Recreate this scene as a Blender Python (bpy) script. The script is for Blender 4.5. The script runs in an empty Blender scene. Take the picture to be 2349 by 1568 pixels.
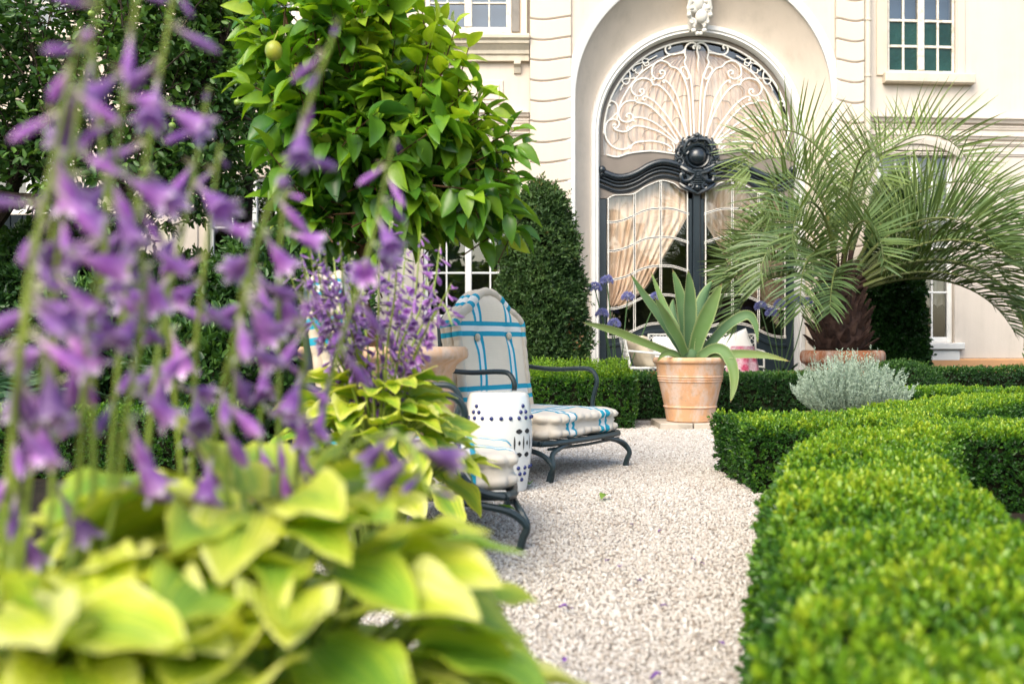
import bpy, math, random
import numpy as np
from mathutils import Vector, Matrix

# ------------------------------------------------------------------ camera, sky, sun, exposure
scene = bpy.context.scene
COL = scene.collection
F, U0, V0, H = 2284.0, 1174.5, 790.0, 0.70      # focal length, optical axis (in 2349 px wide units), eye height

cam_d = bpy.data.cameras.new("camera")
cam_d.lens = 35.0
cam_d.sensor_width = 36.0
cam_d.clip_start = 0.05
cam_d.clip_end = 300.0
cam_d.shift_y = (V0 - 784.0) / 2349.0
cam_d.dof.use_dof = True
cam_d.dof.focus_distance = 6.6
cam_d.dof.aperture_fstop = 2.9
cam_d.dof.aperture_blades = 0
cam = bpy.data.objects.new("camera", cam_d)
cam.location = (0, 0, H)
cam.rotation_euler = (math.radians(90), 0, 0)
COL.objects.link(cam)
scene.camera = cam

SUN_EL, SUN_AZ = math.radians(44), math.radians(208)      # azimuth clockwise from +Y: behind the camera, to the left
world = bpy.data.worlds.new("World")
scene.world = world
world.use_nodes = True
wn = world.node_tree
bg = wn.nodes["Background"]
sky = wn.nodes.new("ShaderNodeTexSky")
sky.sky_type = 'NISHITA'
sky.sun_disc = False
sky.sun_elevation = SUN_EL
sky.sun_rotation = SUN_AZ
sky.air_density = 1.0
sky.dust_density = 2.5
sky.ozone_density = 0.6
wn.links.new(sky.outputs[0], bg.inputs[0])
bg.inputs[1].default_value = 0.15

sun_d = bpy.data.lights.new("sun", 'SUN')
sun_d.energy = 1.15
sun_d.angle = math.radians(40)
sun_d.color = (1.0, 0.95, 0.88)
sun = bpy.data.objects.new("sun", sun_d)
sd = Vector((math.sin(SUN_AZ) * math.cos(SUN_EL), math.cos(SUN_AZ) * math.cos(SUN_EL), math.sin(SUN_EL)))
sun.rotation_euler = (-sd).to_track_quat('-Z', 'Y').to_euler()
sun.location = sd * 40
COL.objects.link(sun)

scene.view_settings.view_transform = 'Standard'
scene.view_settings.look = 'None'
scene.view_settings.gamma = 1.0
scene.view_settings.exposure = 1.36
scene.view_settings.use_white_balance = True
scene.view_settings.white_balance_temperature = 6850
scene.view_settings.white_balance_tint = 6
scene.cycles.use_denoising = True
scene.cycles.max_bounces = 8
scene.cycles.diffuse_bounces = 4
scene.cycles.glossy_bounces = 3
scene.cycles.transmission_bounces = 4
scene.cycles.transparent_max_bounces = 10
scene.cycles.caustics_reflective = False
scene.cycles.caustics_refractive = False
scene.cycles.sample_clamp_indirect = 6.0

# ------------------------------------------------------------------ helpers
rng = np.random.default_rng(11)
random.seed(5)
PI = math.pi

def PX(u, D): return (u - U0) * D / F
def PZ(v, D): return H + (V0 - v) * D / F
def P(u, v, D): return Vector((PX(u, D), D, PZ(v, D)))

def cr(pts, n=8, closed=False):
    """smooth curve (Catmull-Rom) through points"""
    p = np.array(pts, float)
    if closed: p = np.vstack([p[-1], p, p[0], p[1]])
    else: p = np.vstack([2*p[0]-p[1], p, 2*p[-1]-p[-2]])
    out = []
    for i in range(1, len(p)-2):
        for t in np.linspace(0, 1, n, endpoint=False):
            a, b, c, d = p[i-1], p[i], p[i+1], p[i+2]
            out.append(0.5*((2*b)+(-a+c)*t+(2*a-5*b+4*c-d)*t*t+(-a+3*b-3*c+d)*t**3))
    if not closed: out.append(p[-2])
    return np.array(out)

class MB:
    """collects shapes, builds them as one mesh object"""
    def __init__(s): s.v=[]; s.f=[]; s.m=[]; s.a=[]
    def add(s, verts, faces, mi=0, tone=None):
        o=len(s.v); s.v.extend([tuple(map(float,p)) for p in verts]); s.f.extend([tuple(o+i for i in f) for f in faces]); s.m.extend([mi]*len(faces))
        if tone is None: s.a.extend([0.5]*len(verts))
        elif np.isscalar(tone): s.a.extend([tone]*len(verts))
        else: s.a.extend(list(tone))
        return s
    def box(s,x0,x1,y0,y1,z0,z1,mi=0):
        v=[(x0,y0,z0),(x1,y0,z0),(x1,y1,z0),(x0,y1,z0),(x0,y0,z1),(x1,y0,z1),(x1,y1,z1),(x0,y1,z1)]
        return s.add(v,[(0,3,2,1),(4,5,6,7),(0,1,5,4),(1,2,6,5),(2,3,7,6),(3,0,4,7)],mi)
    def bbox(s,x0,x1,y0,y1,z0,z1,b=0.01,mi=0):
        """box with chamfered front and vertical edges"""
        v=[];f=[]
        rings=[(y1,0),(y0+b,0),(y0,b)]
        for y,i in rings: v+=[(x0+i,y,z0+i),(x1-i,y,z0+i),(x1-i,y,z1-i),(x0+i,y,z1-i)]
        for r in range(2):
            for k in range(4):
                a=r*4+k;c=r*4+(k+1)%4; f.append((a,c,c+4,a+4))
        f.append((8,9,10,11)); f.append((3,2,1,0))
        return s.add(v,f,mi)
    def tube(s,pts,r,seg=8,mi=0,closed=False,cap=True,flat=1.0,tone=None):
        p=np.array(pts,float); n=len(p)
        rr=np.full(n,r) if np.isscalar(r) else np.array(r,float)
        if len(rr)!=n: rr=np.interp(np.linspace(0,1,n),np.linspace(0,1,len(rr)),rr)
        if closed: t=np.roll(p,-1,0)-np.roll(p,1,0)
        else:
            t=np.gradient(p,axis=0)
        t/=np.linalg.norm(t,axis=1)[:,None]+1e-12
        up=np.array([0,0,1.0]) if abs(t[0][2])<.9 else np.array([1.0,0,0])
        nn=up-t[0]*np.dot(up,t[0]); nn/=np.linalg.norm(nn)
        V=[];tn=[]
        for i in range(n):
            nn=nn-t[i]*np.dot(nn,t[i]); nn/=np.linalg.norm(nn)+1e-12
            b=np.cross(t[i],nn)
            for k in range(seg):
                a=2*PI*k/seg
                V.append(p[i]+rr[i]*(math.cos(a)*nn*flat+math.sin(a)*b))
                tn.append(i/(n-1) if tone is None else (tone if np.isscalar(tone) else tone[i]))
        Fc=[]
        m=n if closed else n-1
        for i in range(m):
            j=(i+1)%n
            for k in range(seg):
                k2=(k+1)%seg
                Fc.append((i*seg+k,i*seg+k2,j*seg+k2,j*seg+k))
        if cap and not closed:
            Fc.append(tuple(range(seg))[::-1]); Fc.append(tuple((n-1)*seg+k for k in range(seg)))
        return s.add(V,Fc,mi,tn)
    def lathe(s,prof,c=(0,0,0),seg=40,mi=0,ax='z'):
        V=[];Fc=[]
        for r,z in prof:
            for k in range(seg):
                a=2*PI*k/seg
                if ax=='z': V.append((c[0]+r*math.cos(a),c[1]+r*math.sin(a),c[2]+z))
                else: V.append((c[0]+r*math.cos(a),c[1]+z,c[2]+r*math.sin(a)))
        for i in range(len(prof)-1):
            for k in range(seg):
                k2=(k+1)%seg
                q=(i*seg+k,i*seg+k2,(i+1)*seg+k2,(i+1)*seg+k)
                Fc.append(q if ax=='z' else q[::-1])
        return s.add(V,Fc,mi)
    def ball(s,c,r,seg=12,rings=7,mi=0,sc=(1,1,1)):
        V=[];Fc=[]
        for i in range(rings+1):
            th=PI*i/rings
            for k in range(seg):
                a=2*PI*k/seg
                V.append((c[0]+r*sc[0]*math.sin(th)*math.cos(a),c[1]+r*sc[1]*math.sin(th)*math.sin(a),c[2]+r*sc[2]*math.cos(th)))
        for i in range(rings):
            for k in range(seg):
                k2=(k+1)%seg; Fc.append((i*seg+k,(i+1)*seg+k,(i+1)*seg+k2,i*seg+k2))
        return s.add(V,Fc,mi)
    def strip(s,top,bot,y0,y1,mi=0):
        """slab between two polylines (x,z) with equal x samples, front at y0, back at y1"""
        n=len(top);V=[]
        for (x,z),(x2,z2) in zip(top,bot):
            V+=[(x,y0,z),(x2,y0,z2),(x,y1,z),(x2,y1,z2)]
        Fc=[]
        for i in range(n-1):
            a=4*i;b=4*(i+1)
            Fc+=[(a,a+1,b+1,b),(a+2,b+2,b+3,a+3),(a,b,b+2,a+2),(a+1,a+3,b+3,b+1)]
        Fc+=[(0,2,3,1),(4*n-4,4*n-3,4*n-1,4*n-2)]
        return s.add(V,Fc,mi)
    def sweep(s,line,prof,mi=0,closed=False):
        """profile of (offset along in-plane normal, y) swept along an (x,z) line"""
        p=np.array(line,float); t=np.gradient(p,axis=0); t/=np.linalg.norm(t,axis=1)[:,None]+1e-12
        nn=np.stack([-t[:,1],t[:,0]],1); m=len(prof); V=[];Fc=[]
        for i in range(len(p)):
            for o,y in prof: V.append((p[i,0]+nn[i,0]*o,y,p[i,1]+nn[i,1]*o))
        for i in range(len(p)-1):
            for k in range(m-1): Fc.append((i*m+k,(i+1)*m+k,(i+1)*m+k+1,i*m+k+1))
        return s.add(V,Fc,mi)
    def extr(s,prof,x0,x1,mi=0,cap=True):
        """profile of (y,z) extruded along x"""
        m=len(prof); V=[(x0,y,z) for y,z in prof]+[(x1,y,z) for y,z in prof]
        Fc=[(k,k+1,m+k+1,m+k) for k in range(m-1)]
        if cap: Fc+=[tuple(range(m))[::-1],tuple(range(m,2*m))]
        return s.add(V,Fc,mi)
    def grid(s,G,mi=0,tone=None):
        """G[i][j] = point"""
        n=len(G);m=len(G[0]); V=[p for r in G for p in r]
        Fc=[(i*m+j,i*m+j+1,(i+1)*m+j+1,(i+1)*m+j) for i in range(n-1) for j in range(m-1)]
        return s.add(V,Fc,mi,tone)
    def warp(s,fn): s.v=[tuple(fn(p)) for p in s.v]; return s
    def build(s,name,mats,parent=None,smooth=True,angle=38,extra=None):
        if not isinstance(mats,(list,tuple)): mats=[mats]
        off=Vector(parent['_o']) if parent is not None and '_o' in parent else Vector((0,0,0))
        me=bpy.data.meshes.new(name)
        me.from_pydata([Vector(p)-off for p in s.v],[],s.f)
        for m in mats: me.materials.append(m)
        me.polygons.foreach_set('material_index',s.m)
        at=me.attributes.new('tone','FLOAT','POINT'); at.data.foreach_set('value',[float(x) for x in s.a])
        if extra:
            for k,arr in extra.items():
                at=me.attributes.new(k,'FLOAT','POINT'); at.data.foreach_set('value',[float(x) for x in arr])
        if smooth:
            me.polygons.foreach_set('use_smooth',[True]*len(s.f))
            me.set_sharp_from_angle(angle=math.radians(angle))
        me.update()
        return link(bpy.data.objects.new(name,me),parent)

def link(o,parent=None):
    COL.objects.link(o)
    if parent is not None:
        o.parent=parent
        if '_o' in parent: o['_o']=parent['_o']
    return o

def tag(o,label=None,cat=None,group=None,kind=None):
    if label: o['label']=label
    if cat: o['category']=cat
    if group: o['group']=group
    if kind: o['kind']=kind
    return o

def thing(name,label,cat,loc=(0,0,0),group=None):
    o=bpy.data.objects.new(name,None); COL.objects.link(o); o.location=loc
    o.empty_display_size=0.1; o['_o']=tuple(loc)
    return tag(o,label,cat,group)

def npmesh(name,V,Fq,mats,parent=None,tone=None,midx=None,smooth=False,extra=None):
    """fast mesh from arrays; faces all with the same corner count"""
    if not isinstance(mats,(list,tuple)): mats=[mats]
    V=np.asarray(V,np.float32); Fq=np.asarray(Fq,np.int32); k=Fq.shape[1]
    if parent is not None and '_o' in parent: V=V-np.array(tuple(parent['_o']),np.float32)
    me=bpy.data.meshes.new(name)
    me.vertices.add(len(V)); me.vertices.foreach_set('co',V.ravel())
    me.loops.add(Fq.size); me.loops.foreach_set('vertex_index',Fq.ravel())
    me.polygons.add(len(Fq)); me.polygons.foreach_set('loop_start',np.arange(0,Fq.size,k,dtype=np.int32))
    me.polygons.foreach_set('loop_total',np.full(len(Fq),k,np.int32))
    for m in mats: me.materials.append(m)
    if midx is not None: me.polygons.foreach_set('material_index',np.asarray(midx,np.int32))
    if smooth: me.polygons.foreach_set('use_smooth',np.ones(len(Fq),bool))
    ex=dict(extra or {})
    if tone is not None: ex['tone']=tone
    for kk,arr in ex.items():
        at=me.attributes.new(kk,'FLOAT','POINT'); at.data.foreach_set('value',np.asarray(arr,np.float32))
    me.update(calc_edges=True); me.validate()
    return link(bpy.data.objects.new(name,me),parent)

def nrm(a): return a/(np.linalg.norm(a,axis=-1,keepdims=True)+1e-12)

def leaf_tmpl(ws,ts,fold=.15,curl=.12):
    """leaf of three columns; ws half widths at ts"""
    v=[];f=[]
    for w,t in zip(ws,ts):
        z=-curl*t*t
        v+=[(-w,t,z+fold*w),(0,t,z),(w,t,z+fold*w)]
    for i in range(len(ts)-1):
        a=3*i; f+=[(a,a+1,a+4,a+3),(a+1,a+2,a+5,a+4)]
    return np.array(v),np.array(f)
T_HEX=(np.array([(0,0,0),(.42,.38,.10),(.30,.78,.06),(0,1,-.05),(-.30,.78,.06),(-.42,.38,.10)]),np.array([(0,1,2,3),(0,3,4,5)]))
T_DIA=(np.array([(0,0,0),(.45,.45,.08),(0,1,-.08),(-.45,.45,.08)]),np.array([(0,1,2,3)]))
T_LEAF=leaf_tmpl([.02,.30,.47,.50,.40,.22,.01],[0,.12,.28,.45,.65,.84,1.0],.28,.30)
T_STRAP=leaf_tmpl([.5,.5,.46,.38,.25,.02],[0,.2,.4,.6,.8,1.0],.2,0)

def leaves(pos,dirs,nor,L,W,tmpl):
    """place one template leaf per position; returns V,F and the leaf index of each vertex"""
    tv,tf=tmpl; n=len(pos); k=len(tv)
    d=nrm(dirs); x=nrm(np.cross(d,nor)); z=np.cross(x,d)
    L=np.broadcast_to(L,(n,)); W=np.broadcast_to(W,(n,))
    V=(pos[:,None,:]+x[:,None,:]*(tv[None,:,0,None]*W[:,None,None])+d[:,None,:]*(tv[None,:,1,None]*L[:,None,None])
       +z[:,None,:]*(tv[None,:,2,None]*L[:,None,None]))
    Fc=tf[None]+(np.arange(n)*k)[:,None,None]
    return V.reshape(-1,3),Fc.reshape(-1,4),np.repeat(np.arange(n),k)

def rand_dir(n): return nrm(rng.normal(size=(n,3)))

# ------------------------------------------------------------------ materials
def NT(name):
    m=bpy.data.materials.new(name); m.use_nodes=True; nt=m.node_tree
    for n in list(nt.nodes): nt.nodes.remove(n)
    out=nt.nodes.new('ShaderNodeOutputMaterial'); return m,nt,out
def ramp(nt,fac,stops):
    r=nt.nodes.new('ShaderNodeValToRGB'); e=r.color_ramp.elements
    while len(e)<len(stops): e.new(0.5)
    for i,(p,c) in enumerate(stops): e[i].position=p; e[i].color=(*c,1) if len(c)==3 else c
    if fac is not None: nt.links.new(fac,r.inputs[0])
    return r.outputs[0]
def attr(nt,name):
    a=nt.nodes.new('ShaderNodeAttribute'); a.attribute_name=name; return a.outputs['Fac']
def noise(nt,scale,detail=4,rough=.55,coord='Object',vec=None,stretch=None):
    n=nt.nodes.new('ShaderNodeTexNoise'); n.inputs['Scale'].default_value=scale; n.inputs['Detail'].default_value=detail; n.inputs['Roughness'].default_value=rough
    if vec is None:
        tc=nt.nodes.new('ShaderNodeTexCoord'); vec=tc.outputs[coord]
    if stretch:
        mp=nt.nodes.new('ShaderNodeMapping'); mp.inputs['Scale'].default_value=stretch; nt.links.new(vec,mp.inputs[0]); vec=mp.outputs[0]
    nt.links.new(vec,n.inputs['Vector']); return n.outputs['Fac']
def math_(nt,op,a,b=None,c=None,clamp=False):
    n=nt.nodes.new('ShaderNodeMath'); n.operation=op; n.use_clamp=clamp
    for i,x in enumerate((a,b,c)):
        if x is None: continue
        if isinstance(x,(int,float)): n.inputs[i].default_value=x
        else: nt.links.new(x,n.inputs[i])
    return n.outputs[0]
def mixc(nt,fac,a,b,mode='MIX'):
    n=nt.nodes.new('ShaderNodeMix'); n.data_type='RGBA'; n.blend_type=mode
    for idx,x in ((0,fac),(6,a),(7,b)):
        if isinstance(x,(int,float)): n.inputs[idx].default_value=x
        elif isinstance(x,tuple): n.inputs[idx].default_value=(*x,1)
        else: nt.links.new(x,n.inputs[idx])
    return n.outputs[2]
def bsdf(nt,out,color,rough=.6,spec=.5,metal=0,bump=None,bs=.2,bd=.01,transl=None,tfac=.3,coat=0):
    b=nt.nodes.new('ShaderNodeBsdfPrincipled')
    if isinstance(color,tuple): b.inputs['Base Color'].default_value=(*color,1)
    else: nt.links.new(color,b.inputs['Base Color'])
    if isinstance(rough,(int,float)): b.inputs['Roughness'].default_value=rough
    else: nt.links.new(rough,b.inputs['Roughness'])
    b.inputs['Specular IOR Level'].default_value=spec; b.inputs['Metallic'].default_value=metal; b.inputs['Coat Weight'].default_value=coat
    if bump is not None:
        bn=nt.nodes.new('ShaderNodeBump'); bn.inputs['Strength'].default_value=bs; bn.inputs['Distance'].default_value=bd
        nt.links.new(bump,bn.inputs['Height']); nt.links.new(bn.outputs[0],b.inputs['Normal'])
    if transl is not None:
        t=nt.nodes.new('ShaderNodeBsdfTranslucent')
        if isinstance(transl,tuple): t.inputs[0].default_value=(*transl,1)
        else: nt.links.new(transl,t.inputs[0])
        mx=nt.nodes.new('ShaderNodeMixShader'); mx.inputs[0].default_value=tfac
        nt.links.new(b.outputs[0],mx.inputs[1]); nt.links.new(t.outputs[0],mx.inputs[2]); nt.links.new(mx.outputs[0],out.inputs[0])
    else: nt.links.new(b.outputs[0],out.inputs[0])
    return b
def plain(name,c,rough=.6,spec=.5,var=.12,scale=6,bscale=60,bs=.15,bd=.004,metal=0,coat=0,stops=None):
    """one colour with slight uneven tone and a fine bump"""
    m,nt,out=NT(name)
    n=noise(nt,scale,5)
    st=stops or [(.25,tuple(x*(1-var) for x in c)),(.55,c),(.8,tuple(min(1,x*(1+var*.6)) for x in c))]
    col=ramp(nt,n,st)
    bsdf(nt,out,col,rough,spec,metal,noise(nt,bscale,3),bs,bd,coat=coat)
    return m
def leafmat(name,stops,rough=.45,spec=.45,tfac=.25,tmul=(1.25,1.25,.45),nscale=None,vein=False):
    """leaf colours picked per leaf by its tone"""
    m,nt,out=NT(name)
    t=attr(nt,'tone')
    if nscale: t=math_(nt,'ADD',t,math_(nt,'MULTIPLY',math_(nt,'SUBTRACT',noise(nt,nscale,3),.5),.35),clamp=True)
    col=ramp(nt,t,stops)
    tr=mixc(nt,1.0,col,tmul,'MULTIPLY')
    bsdf(nt,out,col,rough,spec,transl=tr,tfac=tfac)
    return m
# ------------------------------------------------------------------ materials of the place
def wall_mat(name,c,stain=(.52,.47,.40),amt=.35):
    m,nt,out=NT(name)
    n1=noise(nt,.9,6,.6); n2=noise(nt,5,5,.65); n3=noise(nt,2.2,5,.7,stretch=(1.6,1.6,.12))
    base=ramp(nt,n1,[(.3,tuple(x*.92 for x in c)),(.7,c)])
    s=math_(nt,'MULTIPLY',ramp(nt,n3,[(.44,(0,0,0)),(.66,(1,1,1))]),ramp(nt,n2,[(.38,(.2,.2,.2)),(.7,(1,1,1))]))
    col=mixc(nt,math_(nt,'MULTIPLY',s,amt),base,stain)
    bsdf(nt,out,col,.85,.25,bump=noise(nt,45,5,.65),bs=.25,bd=.006)
    return m
M={}
M['wall']=wall_mat('cream_stucco',(.715,.615,.525),(.46,.40,.33),.5)
M['wall2']=wall_mat('pale_stucco',(.675,.60,.53),(.46,.41,.35),.5)
M['wall3']=wall_mat('weathered_stucco',(.70,.62,.50),(.36,.32,.27),.6)
M['trim']=plain('white_trim_paint',(.71,.70,.685),.55,var=.06,scale=3,bscale=30)
M['rust']=wall_mat('rusticated_stucco',(.705,.61,.52),(.55,.48,.38),.25)
M['ochre']=wall_mat('ochre_plinth',(.62,.34,.17),(.4,.25,.15),.4)
M['whitewin']=plain('white_window_paint',(.82,.81,.79),.4,var=.08,scale=9,bscale=25)
M['oldwin']=plain('weathered_window_paint',(.68,.63,.55),.6,stops=[(.3,(.45,.38,.30)),(.42,(.66,.61,.53)),(.6,(.74,.70,.63))],scale=14,bscale=60,bs=.4)
M['taupe']=plain('taupe_painted_wood',(.20,.165,.14),.5,var=.2,scale=3,bscale=40)
M['navy']=plain('dark_teal_painted_wood',(.016,.026,.036),.28,.6,var=.25,scale=5,bscale=40)
M['iron']=plain('black_painted_cast_iron',(.012,.019,.027),.26,.7,var=.3,scale=12,bscale=50)
M['grille']=plain('cream_painted_iron',(.80,.77,.72),.4,var=.06,scale=10,bscale=60)
M['zinc']=plain('cream_painted_zinc',(.72,.64,.53),.4,var=.1,scale=2,bscale=20)
M['dark_in']=plain('dark_interior',(.03,.026,.022),.9,.1)
M['board']=plain('dark_teal_boards',(.010,.017,.022),.8,.2,var=.3,scale=4)
M['roof']=plain('slate_roof',(.09,.09,.10),.6,var=.3,scale=3)

def glass_mat(name,fac=.12,tint=(.96,.97,.96),rough=.01,bump=None,bs=.02):
    m,nt,out=NT(name)
    tr=nt.nodes.new('ShaderNodeBsdfTransparent'); tr.inputs[0].default_value=(*tint,1)
    gl=nt.nodes.new('ShaderNodeBsdfGlossy'); gl.inputs[0].default_value=(1,1,1,1); gl.inputs['Roughness'].default_value=rough
    bn=nt.nodes.new('ShaderNodeBump'); bn.inputs['Strength'].default_value=bs; bn.inputs['Distance'].default_value=.02
    nt.links.new(noise(nt,2.5 if bump is None else bump,2),bn.inputs['Height']); nt.links.new(bn.outputs[0],gl.inputs['Normal'])
    lw=nt.nodes.new('ShaderNodeFresnel'); lw.inputs[0].default_value=1.5
    f=math_(nt,'ADD',math_(nt,'MULTIPLY',lw.outputs[0],.9),fac-.04,clamp=True)
    mx=nt.nodes.new('ShaderNodeMixShader'); nt.links.new(f,mx.inputs[0]); nt.links.new(tr.outputs[0],mx.inputs[1]); nt.links.new(gl.outputs[0],mx.inputs[2])
    nt.links.new(mx.outputs[0],out.inputs[0]); return m
M['glass']=glass_mat('window_glass',.12)
M['doorglass']=glass_mat('old_door_glass',.10,(.98,.96,.93),.01,3,.06)
M['upglass']=glass_mat('sheet_backed_glass',.13)
m,nt,out=NT('green_patterned_glass')
bsdf(nt,out,ramp(nt,noise(nt,3,3),[(.3,(.006,.034,.028)),(.7,(.014,.065,.055))]),.22,.4,bump=noise(nt,22,3,.6),bs=.5,bd=.02); M['greenglass']=m
m,nt,out=NT('curtain_cloth')
wv=noise(nt,9,4,.6,stretch=(3.2,1,.10))
bsdf(nt,out,mixc(nt,math_(nt,'MULTIPLY',ramp(nt,noise(nt,3.2,6,.68,stretch=(1,1,.6)),[(.46,(0,0,0)),(.64,(1,1,1))]),.45),ramp(nt,wv,[(.3,(.62,.43,.31)),(.5,(.84,.67,.54)),(.7,(.92,.81,.71))]),(.50,.33,.22)),.9,.1,transl=(.7,.5,.38),tfac=.04); M['curtain']=m  # tan blotches paint the warm, uneven reflections of the door glass
m,nt,out=NT('net_curtain_cloth')
wv=noise(nt,9,4,.6,stretch=(3.5,1,.08))
bsdf(nt,out,ramp(nt,wv,[(.3,(.50,.45,.38)),(.7,(.78,.73,.66))]),.9,.1,transl=(.7,.65,.55),tfac=.25); M['net']=m
m,nt,out=NT('painted_sky_reflection')
bsdf(nt,out,(.10,.16,.25),.8,.2); M['sky_sheet']=m  # reflected sky put into the colour of a sheet behind the glass

# ------------------------------------------------------------------ ground
m,nt,out=NT('garden_soil')
bsdf(nt,out,ramp(nt,noise(nt,7,6,.7),[(.3,(.012,.010,.007)),(.6,(.035,.026,.017)),(.8,(.07,.05,.03))]),.95,.2,bump=noise(nt,30,6,.7),bs=.8,bd=.03); M['soil']=m
def stone_cols(nt,t):
    return ramp(nt,t,[(0,(.20,.16,.125)),(.12,(.34,.285,.235)),(.3,(.46,.40,.345)),(.55,(.52,.47,.42)),(.8,(.60,.56,.515)),(1,(.74,.71,.665))])
m,nt,out=NT('gravel_bed')
vo=nt.nodes.new('ShaderNodeTexVoronoi'); vo.inputs['Scale'].default_value=75; tc=nt.nodes.new('ShaderNodeTexCoord'); nt.links.new(tc.outputs['Object'],vo.inputs['Vector'])
sep=nt.nodes.new('ShaderNodeSeparateColor'); nt.links.new(vo.outputs['Color'],sep.inputs[0])
bsdf(nt,out,mixc(nt,ramp(nt,vo.outputs['Distance'],[(.2,(0,0,0)),(.65,(1,1,1))]),stone_cols(nt,sep.outputs[0]),(.26,.22,.185)),.9,.2,bump=vo.outputs['Distance'],bs=.8,bd=-.01); M['gravelbed']=m
m,nt,out=NT('crushed_limestone')
bsdf(nt,out,stone_cols(nt,attr(nt,'tone')),.85,.25,bump=noise(nt,160,3),bs=.2,bd=.002); M['stone']=m

g=MB(); g.grid([[(x,y,-.004) for y in (-40,0,15,60)] for x in (-60,0,60)]); tag(g.build('ground',M['soil'],smooth=False),kind='structure')
PATH=[(-7,-9),(-7,-.6),(-.95,-.4),(-.95,3.2),(-1.0,4.3),(-1.7,4.6),(-1.7,6.3),(-.9,7.6),(-.9,9.2),(3.2,9.2),(3.2,7.3),(2.3,6.6),(1.3,5.6),(1.2,4.6),(1.0,3.9),(.62,2.3),(.35,.3),(.5,-.5),(7,-.6),(7,-9)]  # broad part behind the camera is added to bounce light forward
g=MB(); g.add([(x,y,.0) for x,y in PATH],[tuple(range(len(PATH)))[::-1]])
tag(g.build('gravel_path',M['gravelbed'],smooth=False),kind='structure')

# crushed stone laid on the path
def in_poly(x,y,poly):
    r=np.zeros(len(x),bool); n=len(poly)
    for i in range(n):
        x1,y1=poly[i]; x2,y2=poly[(i+1)%n]
        c=((y1>y)!=(y2>y)); r^=c&(x<(x2-x1)*(y-y1)/((y2-y1)+1e-12)+x1)
    return r
def icos():
    t=(1+5**.5)/2
    v=np.array([(-1,t,0),(1,t,0),(-1,-t,0),(1,-t,0),(0,-1,t),(0,1,t),(0,-1,-t),(0,1,-t),(t,0,-1),(t,0,1),(-t,0,-1),(-t,0,1)],float)
    f=np.array([(0,11,5),(0,5,1),(0,1,7),(0,7,10),(0,10,11),(1,5,9),(5,11,4),(11,10,2),(10,7,6),(7,1,8),(3,9,4),(3,4,2),(3,2,6),(3,6,8),(3,8,9),(4,9,5),(2,4,11),(6,2,10),(8,6,7),(9,8,1)])
    return nrm(v),f
def scatter_stones():
    iv,ifc=icos(); Vs=[];Fs=[];Ts=[];off=0
    N=500000; x=rng.uniform(-1.4,2.4,N); y=1.7+rng.uniform(0,1,N)**1.25*6.9
    # density falls off with distance, where stones are too small to tell apart
    keep=in_poly(x,y,PATH)&(x>-.16*y-.75)&(x<.27*y+.1)
    x=x[keep];y=y[keep]
    n=min(len(x),165000); x=x[:n];y=y[:n]
    n=len(x)
    r=rng.uniform(.0030,.0060,n)*(1+.05*y)
    big=rng.random(n)<.04; r[big]*=1.5
    sc=np.stack([r*rng.uniform(.8,1.35,n),r*rng.uniform(.6,1.0,n),r*rng.uniform(.45,.8,n)],1)
    q=rng.normal(size=(n,4)); q[:,1:3]*=.45; q=nrm(q)
    w,a,b,c=q.T
    R=np.stack([1-2*(b*b+c*c),2*(a*b-w*c),2*(a*c+w*b),2*(a*b+w*c),1-2*(a*a+c*c),2*(b*c-w*a),2*(a*c-w*b),2*(b*c+w*a),1-2*(a*a+b*b)],1).reshape(n,3,3)
    pert=iv[None]*(1+rng.uniform(-.28,.22,(n,12,1)))
    V=np.einsum('nij,nkj->nki',R,pert*sc[:,None,:])
    V+=np.stack([x,y,r*rng.uniform(.15,.75,n)],1)[:,None,:]
    tone=np.clip(rng.beta(3.2,2.0,n),0,1); dk=rng.random(n)<.05; tone[dk]*=.35
    Fq=ifc[None]+(np.arange(n)*12)[:,None,None]
    return V.reshape(-1,3),Fq.reshape(-1,3),np.repeat(tone,12)
V_,F_,T_=scatter_stones()
tag(npmesh('gravel',V_,F_,M['stone'],tone=T_),'pale crushed limestone gravel covering the garden path','gravel',kind='stuff')

# ------------------------------------------------------------------ the house
YD,YF,YB=13.5,13.0,13.1           # door plane, front plane of the middle, plane of the left bay
house=thing('house','cream stucco mansion with tall arched doorway and white framed windows','house',(0,13,0))
HT=8.2
X=lambda u,D=YF:PX(u,D)
Z=lambda v,D=YF:PZ(v,D)

# arched outlines
def arch(cx,r,zs,n=48,z0=0.0):
    a=np.linspace(PI,0,n); return [(cx-r,z0),(cx-r,z0+(zs-z0)*.5)]+[(cx+r*math.cos(t),zs+r*math.sin(t)) for t in a]+[(cx+r,z0+(zs-z0)*.5),(cx+r,z0)]
CX=X(1613); R1=1.68; ZS1=Z(225)                   # outer arch
DX=PX(1597,YD); R2=1.33; ZS2=PZ(308,YD)           # door opening
O1=arch(CX,R1,ZS1); O2=arch(DX,R2,ZS2)
x0m,x1m=X(1310),X(1915)
w=MB()
zx=[z for x,z in O1]; top=[(x,HT) for x,z in O1[1:-1]]
w.strip([(x,HT) for x,z in O1[2:-2]],O1[2:-2],YF,YF+.05)
w.box(x0m,CX-R1,YF,YF+.05,0,HT); w.box(CX+R1,x1m,YF,YF+.05,0,HT)
w.build('wall',M['wall'],house,smooth=False)
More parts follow.
